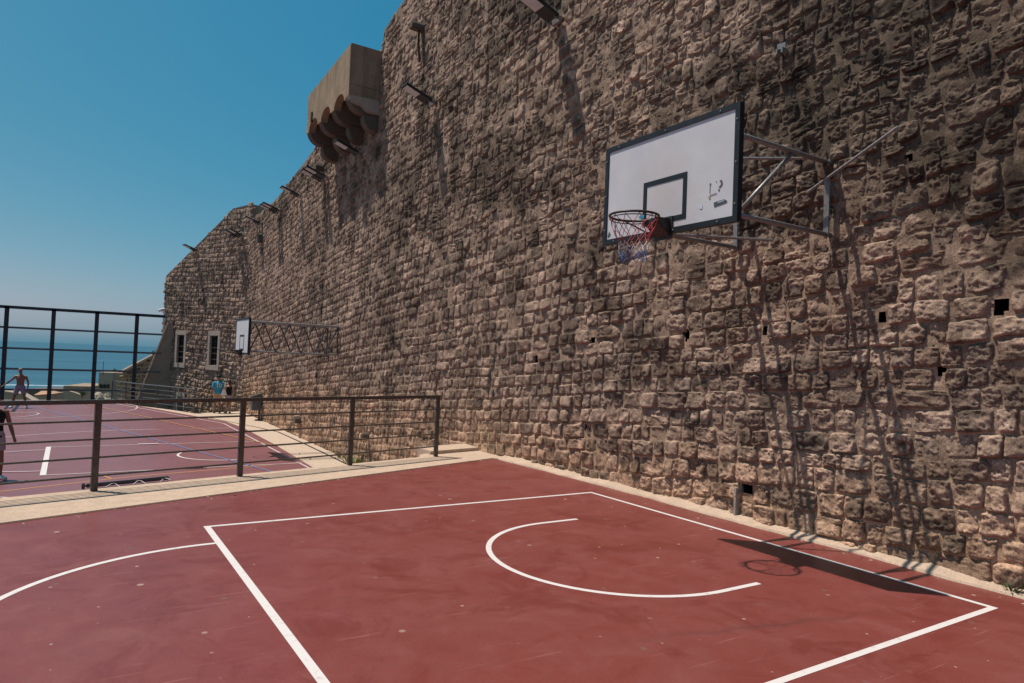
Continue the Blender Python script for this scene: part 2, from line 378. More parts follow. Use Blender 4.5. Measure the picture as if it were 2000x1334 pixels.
# upper court
c = MB(); XL = -14.0
c.prism([(XL, -9, 0), (6.75, -9, 0), (6.75, kerb_front(6.75), 0), (XL, kerb_front(XL), 0)], (0, 0, -0.4))
struct('upper_court', c, 'court_red', 'worn red painted court floor in the foreground')
# kerb between the courts (a retaining wall with a concrete top)
k = MB()
poly = [(XL, kerb_front(XL)), (6.52, kerb_front(6.52)), (6.80, 10.2), (6.83, 11.95), (6.2, 11.86), (5.45, 11.45), (5.3, kerb_back(5.3)), (XL, kerb_back(XL))]
k.prism([(x, y, 0.014) for x, y in poly], (0, 0, -1.5))
struct('kerb', k, 'concrete', 'pale concrete kerb between the two courts', bevel=0.008)
# low step at the end of the kerb against the wall
s_ = MB(); s_.prism([(5.62, 11.36, 0.075), (6.82, 11.62, 0.075), (6.84, 12.25, 0.075), (5.66, 12.0, 0.075)], (0, 0, -1.4))
struct('kerb_step', s_, 'concrete', 'pale concrete step where the kerb meets the wall', bevel=0.01)
# uneven concrete fillet at the foot of the wall
fl = MB(); yy = np.arange(-4, 10.7, 0.09); prev = None
for y in yy:
    e = 6.655 + 0.03 * float(vnoise(y * 1.3, 0.3, 1.0)) + 0.015 * float(vnoise(y * 5, 0.7, 2.0)) - 0.09 * float(sstep(8.2, 10.4, y))
    zt = 0.045 + 0.02 * float(vnoise(y * 2.2, 5.0, 0)); m = 6.74 + 0.01 * float(vnoise(y * 3, 8.0, 0))
    cur = [(e, y, -0.01), (e + 0.02, y, 0.02 + 0.008 * float(vnoise(y * 7, 3, 0))), (m, y, zt), (6.9, y, zt + 0.05)]
    if prev:
        for i in range(3): fl.add([prev[i], prev[i + 1], cur[i + 1], cur[i]], [(0, 1, 2, 3)])
    prev = cur
struct('wall_foot_fillet', fl, 'concrete', 'narrow uneven strip of pale mortar along the foot of the wall', smooth=True)

# lower court and the path beside it
dgo = np.array([5.41 - 1.96, 29.75 - 41.13]); dgo /= np.linalg.norm(dgo); dgn = np.array([-dgo[1], dgo[0]])  # diagonal border and its outward normal
red = [(-22, 9.0), (5.50, 9.0), (5.50, 17.5), (5.72, 23), (5.80, 28.2), (5.62, 30.6), (2.35, 41.4), (1.85, 43.0), (-22, 43.0)]
c = MB(); c.prism([(x, y, ZL) for x, y in red], (0, 0, -0.3)); struct('lower_court', c, 'court_sky_sheen', 'red painted lower court beyond the railing')
path = [(-23, 8), (7.6, 8), (7.6, 35.9), (7.28, 35.72), (5.0, 34.7), (4.4, 36.4), (3.75, 37.9), (3.15, 39.1), (2.6, 40.6), (2.05, 42.4), (1.9, 43.35), (-23, 43.35)]
c = MB(); c.prism([(x, y, ZL - 0.012) for x, y in path], (0, 0, -3.0)); struct('lower_path', c, 'concrete_path', 'pale concrete path between the lower court and the wall')
dr = MB(); dp = [(5.2, 32.7), (5.9, 30.0), (6.4, 28.0), (6.72, 26.4), (6.68, 23.0), (6.60, 20.0), (6.5, 17.0), (6.35, 13.0)]  # thin flat dark strip laid along the path
for a, b in zip(dp[:-1], dp[1:]):
    d = Vector((b[0] - a[0], b[1] - a[1], 0)).normalized(); nn = Vector((-d.y, d.x, 0)) * 0.035
    dr.sheet([Vector((*a, ZL - 0.007)) - nn, Vector((*a, ZL - 0.007)) + nn, Vector((*b, ZL - 0.007)) + nn, Vector((*b, ZL - 0.007)) - nn])
struct('dark_strip', dr, 'hole_dark', 'thin dark strip running along the pale path')

def strip(pts, w, z, mat, name, label, closed=False):
    mb = MB(); pts = [Vector((p[0], p[1], z)) for p in pts]; n = len(pts); L = []; Rr = []
    for i in range(n):
        a = pts[i - 1] if i else None; b = pts[i + 1] if i < n - 1 else None
        d0 = (pts[i] - a).normalized() if a else None; d1 = (b - pts[i]).normalized() if b else None
        d = ((d0 or d1) + (d1 or d0)).normalized(); nn = Vector((-d.y, d.x, 0))
        k = 1 / max(0.4, nn.dot(Vector((-(d1 or d0).y, (d1 or d0).x, 0))))
        L.append(pts[i] + nn * w / 2 * k); Rr.append(pts[i] - nn * w / 2 * k)
    for i in range(n - 1): mb.add([Rr[i], Rr[i + 1], L[i + 1], L[i]], [(0, 1, 2, 3)])
    return struct(name, mb, mat, label)
def arc(cx, cy, r, a0, a1, n=40): return [(cx + r * math.cos(R(a0 + (a1 - a0) * i / n)), cy + r * math.sin(R(a0 + (a1 - a0) * i / n))) for i in range(n + 1)]
U = 1.78
xb, xf, yA, yB = 3.487 * U, 0.6825 * U, 4.2025 * U, 1.3955 * U     # outer corners of the key
w = 0.052
strip([(xb - w / 2, yA), (xb - w / 2, yB)], w, 0.0015, 'paint_white', 'court_line', 'white base line under the near backboard')
strip([(xf + 0.03, yA), (xf + 0.03, yB)], 0.06, 0.0015, 'paint_white', 'court_line', 'white free throw line of the near court')
strip([(xf + 0.06, yA - w / 2), (xb - w, yA - w / 2)], w, 0.0015, 'paint_white', 'court_line', 'white side line of the near key by the kerb')
strip([(xf + 0.06, yB + w / 2), (xb - w, yB + w / 2)], w, 0.0015, 'paint_white', 'court_line', 'white side line of the near key away from the kerb')
ac = (2.5335 * U, 2.806 * U); ar = 0.70 * U
strip([(2.80 * U, ac[1] + ar)] + arc(ac[0], ac[1], ar, 90, 270) + [(2.785 * U, ac[1] - ar)], w, 0.0015, 'paint_white', 'court_line', 'white half circle painted below the near hoop')
strip(arc(xf + 0.0, 2.80 * U + 0.03, 1.775, 90, 270), w, 0.0015, 'paint_white', 'court_line', 'white arc painted outside the near free throw line')

zl = ZL + 0.003
LW = [('paint_white_old', 0.06, [(5.40, 12), (5.40, 29.75), (1.96, 41.13), (1.6, 42.6)], 'white border line of the lower court with a cut corner'),
      ('paint_white_old', 0.06, [(-0.30, 23.73), (5.37, 23.76)], 'white side line of the lower key on its sea side'),
      ('paint_white_old', 0.06, [(-0.30, 18.74), (5.37, 18.80)], 'white side line of the lower key on its kerb side'),
      ('paint_white', 0.12, [(-0.36, 18.70), (-0.36, 23.76)], 'broad white free throw line of the lower court'),
      ('paint_white_old', 0.06, arc(-0.42, 21.2, 1.87, 90, 270), 'white circle outside the lower free throw line'),
      ('paint_white_old', 0.06, [(5.37, 28.04), (2.96, 28.04)] + arc(2.75, 20.95, 7.09, 88, 195, 48), 'white three point line of the lower court'),
      ('paint_white', 0.06, [(4.15, 22.24)] + arc(3.85, 21.07, 1.17, 90, 270) + [(4.15, 19.90)], 'white half circle below the lower hoop'),
      ('paint_white_old', 0.06, [(2.30, 41.3), (2.75, 40.0), (2.95, 39.0), (2.93, 38.0), (2.75, 36.9), (2.44, 36.05), (1.74, 34.85), (0.9, 33.9), (-0.03, 33.25), (-1.58, 32.54), (-4, 32.1), (-7, 32.0)], 'white curve sweeping in from the far corner'),
      ('paint_white_old', 0.06, [(-6, 35.2), (-1.5, 35.38), (-1.05, 35.3), (-0.92, 34.9), (-1.0, 34.2), (-1.3, 33.6), (-1.82, 33.1), (-3.4, 32.9)], 'white rounded line end near the shirtless player'),
      ('paint_yellow', 0.055, [(0.2, 42.4), (2.84, 32.93), (4.42, 26.93), (5.70, 22.3)], 'long yellow line running towards the wall'),
      ('paint_yellow', 0.055, [(-8, 14.6), (-1.02, 17.02), (1.3, 17.98), (5.5, 18.95)], 'yellow line running beside the kerb'),
      ('paint_yellow', 0.055, [(0.93, 17.86), (0.80, 18.25)], 'short yellow tick on the line beside the kerb'),
      ('paint_blue', 0.06, [(-2.2, 42.2), (-1.49, 39.54), (4.12, 18.68), (4.75, 16.3)], 'long blue line crossing the lower court'),
      ('paint_white_old', 0.06, [(-3.5, 17.0), (-0.95, 16.33), (-0.4, 15.9), (0.5, 14.5)], 'white line vanishing below the kerb'),
      ]
for i, (mt, ww, pts, lb) in enumerate(LW): strip(pts, ww, zl + 0.0035 * (i % 5), mt, 'court_line', lb)
for q in ((1.9, 23.75, 0.55), (2.55, 18.77, 0.5)):   # broad blocks on the lower key's sides
    strip([(q[0], q[1]), (q[0] + q[2], q[1])], 0.12, zl + 0.019, 'paint_white', 'court_line', 'short broad white block on the side line of the lower key')

# ------------------------------------------------------------------ stone walls
def col_attr(me, C):
    a = me.attributes.new('col', 'FLOAT_COLOR', 'POINT'); A = np.ones((len(C), 4), np.float32); A[:, :3] = C
    a.data.foreach_set('color', A.ravel())
def np_mesh(name, V, Fq, C, mat, parent, loc=(0, 0, 0), smooth=True):
    me = bpy.data.meshes.new(name); V = np.asarray(V, np.float32) - np.array(loc, np.float32); Fq = np.asarray(Fq, np.int32)
    me.vertices.add(len(V)); me.vertices.foreach_set('co', V.ravel())
    me.loops.add(Fq.size); me.loops.foreach_set('vertex_index', Fq.ravel())
    me.polygons.add(len(Fq)); me.polygons.foreach_set('loop_start', np.arange(0, Fq.size, 4, dtype=np.int32)); me.polygons.foreach_set('loop_total', np.full(len(Fq), 4, np.int32))
    if smooth: me.polygons.foreach_set('use_smooth', np.ones(len(Fq), bool))
    me.update(calc_edges=True); col_attr(me, C); me.materials.append(MATS[mat])
    o = bpy.data.objects.new(name, me); col.objects.link(o); o.parent = parent; return o

PAL = np.array([[0.200, 0.152, 0.122], [0.175, 0.140, 0.116], [0.250, 0.182, 0.142], [0.290, 0.205, 0.155], [0.150, 0.126, 0.108], [0.330, 0.235, 0.180], [0.22, 0.16, 0.125], [0.30, 0.205, 0.150], [0.37, 0.285, 0.235]])
PAL = (PAL * 0.62 + PAL.mean(0) * 0.38) * np.array([1.10, 1.06, 1.04])
PAL = PAL * 0.62
BARE = np.array([0.345, 0.245, 0.187])
MORT = np.array([0.300, 0.214, 0.158])
TANB = 0.08
HOLES = [(9.81, 1.81, .15, .20), (8.30, 2.12, .17, .20), (6.38, 2.21, .13, .17), (3.79, 2.36, .13, .15), (2.75, 2.43, .17, .17), (3.23, 1.86, .11, .12), (5.34, .38, .20, .14), (8.40, .80, .10, .12), (5.16, 2.25, .09, .10), (3.55, 3.92, .10, .08)]
STREAK = [(22.75, 0.33, 9.0, -1.2, 0.72), (24.3, 0.14, 8, 2.0, 0.4), (19.75, 0.3, 8.3, 3.4, 0.55), (20.9, 0.22, 8.2, 4.6, 0.5), (14.95, 0.16, 9.7, 6.2, 0.6), (13.1, 0.10, 10.5, 6.5, 0.45),
          (11.9, 0.16, 9.5, 4.4, 0.5), (10.7, 0.13, 9.2, 6.0, 0.4), (4.75, 0.10, 5.5, 3.9, 0.75), (12.7, 0.10, 3.2, 0.3, -0.35), (17.2, 0.25, 10.4, 4.5, 0.4), (27.0, 0.25, 8.8, 4.0, 0.35), (6.05, .16, 6.5, 4.0, .35)]
WALL_TONE = 0.90
def weather(s, z, near=True):
    """multiplier colour for the wall at (s, z): lichen, soot, wash and water streaks"""
    n1 = fbm(s * 0.45, z * 0.55, 3.1, 4); n2 = fbm(s * 1.9, z * 2.3, 8.2, 4); n3 = fbm(s * 0.9, z * 0.7, 14.0, 3)
    up = sstep(2.2, 5.0, z) * (1 - 0.55 * sstep(9, 20, s)); right = sstep(9.0, 2.5, s) * sstep(0.6, 3.0, z)
    dark = np.clip(0.18 + 0.34 * up + 0.50 * right * up + 0.15 * right + 0.45 * n1 + 0.42 * n2, 0, 1)
    m = 1.06 - 0.68 * sstep(0.25, 0.95, dark)
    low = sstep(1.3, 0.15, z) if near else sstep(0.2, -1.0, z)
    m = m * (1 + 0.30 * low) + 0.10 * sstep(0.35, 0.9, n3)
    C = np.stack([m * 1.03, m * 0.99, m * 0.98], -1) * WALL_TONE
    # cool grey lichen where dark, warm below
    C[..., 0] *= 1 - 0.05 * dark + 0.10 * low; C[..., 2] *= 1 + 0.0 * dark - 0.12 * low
    pale = sstep(0.45, 0.8, n3 + 0.5 * n2) * 0.5                     # limey runs
    C += pale[..., None] * np.array([0.22, 0.20, 0.20])
    for sc, w, z1, z0, k in STREAK if near else []:
        off = 0.10 * fbm(z * 0.8, sc, 0.0, 3); d = np.abs(s - sc + off) / (w * (0.7 + 0.5 * vnoise(z * 1.7, sc, 2.0)))
        a = np.exp(-d * d) * sstep(z0 - 0.3, z0 + 1.2, z) * sstep(z1 + 0.4, z1 - 0.3, z) * np.clip(0.75 + 0.5 * vnoise(s * 9, z * 0.9, 5.0), 0, 1)
        C *= (1 - k * a)[..., None]
    return C

def lay_stones(s0, s1, vfun, ztop, zbot, hmin, hmax, wmin, wmax, holes=(), tanb=TANB, rub=None):
    """rectangles (s, z corners) of coursed rubble; returns arrays of corners and a roughness class"""
    out = []; v = min(zbot(s) + tanb * s for s in (s0, s1)) - 0.3; vmax = max(ztop(s) + tanb * s for s in np.linspace(s0, s1, 30)) + 0.2
    hv = [(a, b + tanb * a, c, d) for a, b, c, d in holes]
    while v < vmax:
        zc0 = v - tanb * (s0 + s1) / 2
        h = random.uniform(hmin, hmax) * (1.0 + 0.25 * random.random() * (random.random() < 0.2))
        s = s0 - random.random() * 0.3
        ev = sorted([q for q in hv if v <= q[1] < v + h])
        while s < s1:
            z_here = v - tanb * s
            r = rub(s, z_here) if rub else 0.0
            wd = random.uniform(wmin, wmax) * (1 + 0.5 * (random.random() < 0.12)) * (1 - 0.15 * r)
            e = s + wd
            skip = None
            for q in ev:
                if s < q[0] - q[2] / 2 + 0.02 and e > q[0] - q[2] / 2 - 0.10: e = q[0] - q[2] / 2; skip = q
            zm = z_here + h / 2
            if zm < ztop((s + e) / 2) - 0.02 and zm > zbot((s + e) / 2) - 0.15 and e - s > 0.05:
                if r > 0.35 and random.random() < 0.30 * r and wd > 0.2:
                    cut = random.uniform(0.38, 0.62); out.append((s, e, v, v + h * cut, r)); out.append((s, e, v + h * cut, v + h, r))
                elif r > 0.2 and random.random() < 0.12 * r and e - s > 0.26:
                    cut = s + (e - s) * random.uniform(0.4, 0.6); out.append((s, cut, v, v + h, r)); out.append((cut, e, v, v + h, r))
                else: out.append((s, e, v, v + h, r))
            s = e
            if skip: s = skip[0] + skip[2] / 2
        v += h
    return np.array(out)

def stones_mesh(S, na, nb, surf, prot, jitter, joint, seed, wfun, tanb=TANB, grit=1.0):
    """batch of stones, each an (na x nb) domed grid; surf(s, z, d) -> xyz arrays"""
    N = len(S); a = np.linspace(-1, 1, na); b = np.linspace(-1, 1, nb)
    a = np.sign(a) * np.abs(a) ** 0.8; b = np.sign(b) * np.abs(b) ** 0.8
    A, B = np.meshgrid(a, b, indexing='ij'); A = A[None]; B = B[None]
    rg = np.random.default_rng(seed)
    r = S[:, 4][:, None, None]
    jt = (jitter * (0.6 + 1.0 * S[:, 4]))[:, None] * rg.uniform(-1, 1, (N, 8))
    s0, s1, v0, v1 = S[:, 0] + joint, S[:, 1] - joint, S[:, 2] + joint * 0.8, S[:, 3] - joint * 0.8
    cs = np.stack([s0 + jt[:, 0], s1 + jt[:, 1], s1 + jt[:, 2], s0 + jt[:, 3]], 1); cv = np.stack([v0 + jt[:, 4] * .7, v0 + jt[:, 5] * .7, v1 + jt[:, 6] * .7, v1 + jt[:, 7] * .7], 1)
    k = rg.uniform(0.03, 0.30, N)[:, None, None]
    A2 = A * np.sqrt(1 - k * B * B * 0.9); B2 = B * np.sqrt(1 - k * A * A * 0.9)
    w = [(1 - A2) * (1 - B2) / 4, (1 + A2) * (1 - B2) / 4, (1 + A2) * (1 + B2) / 4, (1 - A2) * (1 + B2) / 4]
    ss = sum(w[i] * cs[:, i][:, None, None] for i in range(4)); vv = sum(w[i] * cv[:, i][:, None, None] for i in range(4))
    vv = vv + 0.035 * vnoise(ss * 0.9, vv * 3.0, 1.0) + (0.014 + 0.045 * r) * vnoise(ss * 2.6, vv * 2.6, 6.0)
    ss = ss + (0.012 + 0.03 * r) * vnoise(ss * 4.0, vv * 4.0, 3.0)
    zz = vv - tanb * ss
    P = (prot * rg.uniform(0.15, 1.35, N) ** 1.3 * (1 - 0.15 * S[:, 4]))[:, None, None]; sink = 0.045
    n_ = rg.uniform(6.0, 20.0, N)[:, None, None]
    er = 1 + 0.10 * vnoise(ss * 5.5, zz * 6.5, 11.0) + 0.10 * vnoise(ss * 13, zz * 15, 12.0) + 0.05 * vnoise(ss * 30, zz * 30, 13.0)
    edge = np.maximum(np.abs(A), np.abs(B)); er = 1 + (er - 1) * (1 - sstep(0.93, 1.0, edge))
    dome = (np.clip(1 - np.abs(A * er) ** n_, 0, 1) * np.clip(1 - np.abs(B * er) ** n_, 0, 1)) ** 0.45
    tilt = rg.uniform(-0.5, 0.5, N)[:, None, None] * A + rg.uniform(-0.65, 0.35, N)[:, None, None] * B
    sd = rg.uniform(0, 60, N)[:, None, None]
    n1 = fbm(ss * 6 + sd, zz * 8, sd, 3, 0.55); n2 = vnoise(ss * 13 + sd, zz * 16 - sd, 4.0); n3 = vnoise(ss * 30, zz * 34 + sd, 1.0); n4 = vnoise(ss * 55 - sd, zz * 60, 3.0)
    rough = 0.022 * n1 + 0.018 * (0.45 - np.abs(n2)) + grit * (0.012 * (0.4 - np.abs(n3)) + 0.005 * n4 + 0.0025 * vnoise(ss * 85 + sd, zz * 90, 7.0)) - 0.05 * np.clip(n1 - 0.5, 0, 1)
    d = -sink + (P * (1 + tilt) + sink + rough * (0.75 + 0.2 * r)) * dome
    X, Y, Z = surf(ss, zz, d)
    V = np.stack([X, Y, Z], -1).reshape(N, -1, 3)
    base = PAL[rg.integers(0, len(PAL), N)] * (rg.uniform(0.78, 1.20, N) * np.where(rg.random(N) < 0.12, 0.70, 1.0))[:, None]
    t = sstep(0.15, 0.85, dome + 0.45 * n2)[..., None] + 0 * ss[..., None]
    bare = sstep(-0.02, 0.30, fbm(ss * 2.6, zz * 3.0, 21.0, 4) + 0.40 * rg.uniform(-1, 1, N)[:, None, None] + 0.25 * n2)[..., None] * 0.9
    C = (base[:, None, None, :] * (1 - bare) + BARE * bare) * t + MORT * (1 - t) * 0.95
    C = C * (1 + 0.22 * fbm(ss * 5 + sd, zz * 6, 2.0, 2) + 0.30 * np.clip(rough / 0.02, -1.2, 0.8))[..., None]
    C = np.clip(C * wfun(ss, zz), 0.012, 0.75).reshape(N, -1, 3)
    idx = np.arange(na * nb).reshape(na, nb)
    Fq = np.stack([idx[:-1, :-1], idx[1:, :-1], idx[1:, 1:], idx[:-1, 1:]], -1).reshape(-1, 4)
    return V, Fq, C

def grid_sheet(sg, zf, nz, surf, dfun, wfun, colr, hole=(), hp=2.4):
    """mortar backing: columns at sg, nz cells between zf(s) = (z0, z1)"""
    z01 = np.array([zf(s) for s in sg]); t = np.linspace(0, 1, nz + 1)
    SS = np.repeat(sg[:, None], nz + 1, 1); ZZ = z01[:, :1] + (z01[:, 1:] - z01[:, :1]) * t[None]
    D = dfun(SS, ZZ); X, Y, Z = surf(SS, ZZ, D)
    C = np.clip(np.array(colr) * (1 + 0.25 * fbm(SS * 3, ZZ * 3, 4.0, 3))[..., None] * wfun(SS, ZZ), 0.012, 0.75)
    idx = np.arange(SS.size).reshape(SS.shape)
    Fq = np.stack([idx[:-1, :-1], idx[1:, :-1], idx[1:, 1:], idx[:-1, 1:]], -1).reshape(-1, 4)
    cs = (SS[:-1, :-1] + SS[1:, 1:]).ravel() / 2; cz = (ZZ[:-1, :-1] + ZZ[1:, 1:]).ravel() / 2
    keep = np.ones(len(Fq), bool)
    for a, b, w, h in hole: keep &= ~((np.abs((cs - a) / (w / 2)) ** hp + np.abs((cz - b) / (h / 2)) ** hp) < 1.15)
    return np.stack([X, Y, Z], -1).reshape(-1, 3), Fq[keep], C.reshape(-1, 3)

TOPP = [(-6, 15.2), (16.4, 10.95), (17.84, 10.70), (17.9, 10.15), (24.46, 9.06), (30.32, 8.30), (36.0, 8.24)]
def wtop(s): return float(np.interp(s, [q[0] for q in TOPP], [q[1] for q in TOPP]))
def wbot(s): return 0.0 if s < 11.9 else ZL
def msurf(s, z, d): return xw(s) - d, s + 0 * d, z + 0 * d
def rubf(s, z): return float(sstep(2.6, 4.6, z) * (1 - 0.35 * sstep(8, 14, s)))
HOLES = [(a_, b_, c_ * 0.8, d_ * 0.8) for a_, b_, c_, d_ in HOLES]
wall = Thing('fortress_wall', (6.8, 8, 0), 'huge weathered rubble stone fortress wall with rough courses along both courts', 'wall')
S = lay_stones(-4, 36.0, None, wtop, wbot, 0.180, 0.250, 0.16, 0.36, HOLES, rub=rubf)
sc, vc = (S[:, 0] + S[:, 1]) / 2, (S[:, 2] + S[:, 3]) / 2; zc = vc - TANB * sc
cen = np.stack([xw(sc), sc, zc], 1); q = (cen - np.array([0, 0, H])) @ CM     # camera coordinates
px = 1000 + F_PX * q[:, 0] / np.maximum(q[:, 2], .1); py = 667 + F_PX * q[:, 1] / np.maximum(q[:, 2], .1)
inside = (q[:, 2] > 1) & (px > 10) & (px < 1990) & (py > 10) & (py < 1325)
size = (S[:, 1] - S[:, 0]) * (S[:, 3] - S[:, 2]) / np.maximum(q[:, 2], 0.5) ** 3
order = np.argsort(-np.where(inside, size, -1)); single = np.zeros(len(S), bool); single[order[:295]] = True
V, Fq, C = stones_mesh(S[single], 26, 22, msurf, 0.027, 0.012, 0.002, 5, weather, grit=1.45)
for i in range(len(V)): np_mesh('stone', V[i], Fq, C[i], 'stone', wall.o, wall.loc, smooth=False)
bands = [(S[:, 0] < 8.5, 18, 15), ((S[:, 0] >= 8.5) & (S[:, 0] < 15), 12, 10), (S[:, 0] >= 15, 8, 7)]
for bi, (m, na, nb) in enumerate(bands):
    sel = S[m & ~single]
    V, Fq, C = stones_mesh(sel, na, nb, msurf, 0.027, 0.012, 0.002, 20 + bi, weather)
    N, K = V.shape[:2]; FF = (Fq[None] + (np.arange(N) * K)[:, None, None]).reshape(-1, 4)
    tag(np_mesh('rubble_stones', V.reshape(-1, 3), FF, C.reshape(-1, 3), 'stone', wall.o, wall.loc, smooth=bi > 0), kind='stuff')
def mdisp(s, z): return 0.010 * fbm(s * 2.2, z * 2.5, 9.0, 3) + 0.010 * (0.4 - np.abs(vnoise(s * 9, z * 10, 3.0))) + 0.009 * fbm(s * 17, z * 17, 2.0, 2) - 0.006 + 0.006 * sstep(2.4, 4.2, z)
for sg, nz, hl in ((np.arange(-4, 9.01, 0.038), 380, HOLES), (np.arange(9.0, 11.91, 0.058), 240, HOLES), (np.arange(11.9, 36.01, 0.10), 110, ())):
    V, Fq, C = grid_sheet(sg, lambda s: ((-0.05 if s < 11.89 else ZL - 0.1), wtop(s)), nz, msurf, mdisp, weather, MORT, hl)
    np_mesh('wall_core', V, Fq, C, 'stone', wall.o, wall.loc, smooth=False)
# closed back of the wall: top walk, rear face, ends
bk = MB()
tp = [(-4, wtop(-4))] + [t for t in TOPP[1:]]
for (a, za), (b, zb) in zip(tp[:-1], tp[1:]):
    xa, xb_ = float(xw(a)) + 0.03, float(xw(b)) + 0.03
    bk.hexa([(xa + .02, a, -4), (xa + 2.4, a, -4), (xb_ + 2.4, b, -4), (xb_ + .02, b, -4), (xa + .02, a, za - .01), (xa + 2.4, a, za - .01), (xb_ + 2.4, b, zb - .01), (xb_ + .02, b, zb - .01)])
# put-log holes need the backing pushed behind them, so the slab begins 0.5 m in where the holes are
bk.v = [(x + (0.5 if x < 7.9 and y < 12 or x < 6.9 else 0.5), y, z) for x, y, z in bk.v]
wall.part(bk, 'wall_back', 'rough_render')
top = MB(); prevq = None
for a in np.linspace(-4, 36, 161):
    zt = wtop(a) + 0.03 * float(vnoise(a * 2.1, 0, 0)); x0 = float(xw(a)) + 0.0
    cur = [(x0 - 0.01, a, zt - 0.12), (x0 + 0.02, a, zt), (x0 + 0.75, a, zt + 0.01), (x0 + 0.75, a, zt - 0.2)]
    if prevq:
        for i in range(3): top.add([prevq[i], cur[i], cur[i + 1], prevq[i + 1]], [(0, 1, 2, 3)])
    prevq = cur
wall.part(top, 'wall_top', 'corbel_stone')
for a, b, w_, h_ in HOLES:
    hb = MB(); x0, x1 = 6.83, 7.25; w_ *= 1.25; h_ *= 1.25
    P = [(x0, a - w_ / 2, b - h_ / 2), (x0, a + w_ / 2, b - h_ / 2), (x0, a + w_ / 2, b + h_ / 2), (x0, a - w_ / 2, b + h_ / 2)]
    Q = [(x1, y, z) for _, y, z in P]
    hb.add(P + Q, [(4, 5, 6, 7), (0, 1, 5, 4), (1, 2, 6, 5), (2, 3, 7, 6), (3, 0, 4, 7)])
    wall.part(hb, 'hole_lining', 'hole_dark', fix=False)
# framed drain at the foot
fr = MB(); fr.box((6.78, 5.34 + 0.13, 0.20), (0.08, 0.045, 0.36)); wall.part(fr, 'drain_jamb', 'cut_stone', bevel=0.008)

# bastion: its face turns 18 degrees outwards at the fold
BT = [(0, 9.06), (1.75, 9.03), (2.53, 8.66), (3.55, 8.21), (8.9, 5.9)]
def btop(t): return float(np.interp(t, [q[0] for q in BT], [q[1] for q in BT]))
def bsurf(s, z, d):
    d = d + 0.0 * s
    return BF[0] + BU[0] * s + BN[0] * d, BF[1] + BU[1] * s + BN[1] * d, z + 0 * d
def bweather(s, z): return weather(s * 1.1 + 60, z, False) * 1.15
bast = Thing('bastion', (7.3, 36, ZL), 'rubble stone bastion with sloping top and two framed slit windows', 'bastion')
WIN = [(6.62, 1.70, 1.28, 2.06, 0.82, 1.55), (2.92, 1.69, 1.28, 2.06, 0.82, 1.55)]
DOOR = (6.32, -1.75, 0.68, 1.7)
bh = [(t, z, w_ * 0.9, h_) for t, z, w_, h_, _, _ in WIN]
SB = lay_stones(0.0, 8.9, None, btop, lambda t: -4.2, 0.19, 0.27, 0.17, 0.36, (), tanb=-0.03)
tc = (SB[:, 0] + SB[:, 1]) / 2; zc = (SB[:, 2] + SB[:, 3]) / 2 + 0.03 * tc
ok = np.ones(len(SB), bool)
for t, z, w_, h_, _, _ in WIN: ok &= ~((np.abs(tc - t) < w_ / 2 + 0.02) & (np.abs(zc - z) < h_ / 2 + 0.03))
ok &= ~((np.abs(tc - DOOR[0]) < 0.5) & (np.abs(zc - DOOR[1]) < 1.0))
V, Fq, C = stones_mesh(SB[ok], 8, 7, bsurf, 0.05, 0.014, 0.004, 77, bweather, tanb=-0.03)
N, K = V.shape[:2]; FF = (Fq[None] + (np.arange(N) * K)[:, None, None]).reshape(-1, 4)
tag(np_mesh('rubble_stones', V.reshape(-1, 3), FF, C.reshape(-1, 3), 'stone_far', bast.o, bast.loc), kind='stuff')
V, Fq, C = grid_sheet(np.linspace(0, 8.9, 90), lambda s: (-4.3, btop(s)), 110, bsurf, mdisp, bweather, MORT, [(t, z, ow, oh) for t, z, _, _, ow, oh in WIN] + [(DOOR[0], DOOR[1], DOOR[2], DOOR[3])], hp=40)
np_mesh('wall_core', V, Fq, C, 'stone_far', bast.o, bast.loc)
bb = MB()
for (a, za), (b, zb) in zip(BT[:-1], BT[1:]):
    p = [bpos(a, -4.3, -0.45), bpos(b, -4.3, -0.45)]; e = (6.0, 1.2)
    lo = [(p[0][0], p[0][1]), (p[0][0] + e[0], p[0][1] + e[1]), (p[1][0] + e[0], p[1][1] + e[1]), (p[1][0], p[1][1])]
    bb.hexa([(x, y, -4.3) for x, y in lo] + [(lo[0][0], lo[0][1], za), (lo[1][0], lo[1][1], za), (lo[2][0], lo[2][1], zb), (lo[3][0], lo[3][1], zb)])
bast.part(bb, 'bastion_body', 'rough_render')
bb = MB(); prevq = None    # coping and the shaded return at the fold
for (a, za), (b, zb) in zip(BT[:-1], BT[1:]):
    bb.hexa([bpos(a, za - 0.05, 0.015), bpos(b, zb - 0.05, 0.015), bpos(b, zb - 0.05, -0.5), bpos(a, za - 0.05, -0.5), bpos(a, za + 0.02, 0.015), bpos(b, zb + 0.02, 0.015), bpos(b, zb + 0.02, -0.5), bpos(a, za + 0.02, -0.5)])
bast.part(bb, 'coping', 'corbel_stone')
bb = MB(); f0 = bpos(0, 0, 0.01); bb.prism([(f0[0], f0[1] - 0.02, 7.9), (f0[0] + 1.6, f0[1] + 0.05, 7.9), (f0[0] + 1.6, f0[1] + 0.05, 8.98), (f0[0], f0[1] - 0.02, 9.05)], (0.05, 0.45, 0))
bast.part(bb, 'return_wall', 'plaster')
bb = MB(); bb.hexa([bpos(8.88, -4.3, 0.02), bpos(8.98, -4.3, 0.02), bpos(8.98, -4.3, -6), bpos(8.88, -4.3, -6), bpos(8.88, 5.86, 0.02), bpos(8.98, 5.84, 0.02), bpos(8.98, 5.84, -6), bpos(8.88, 5.86, -6)])
bast.part(bb, 'quoin_edge', 'rough_render')
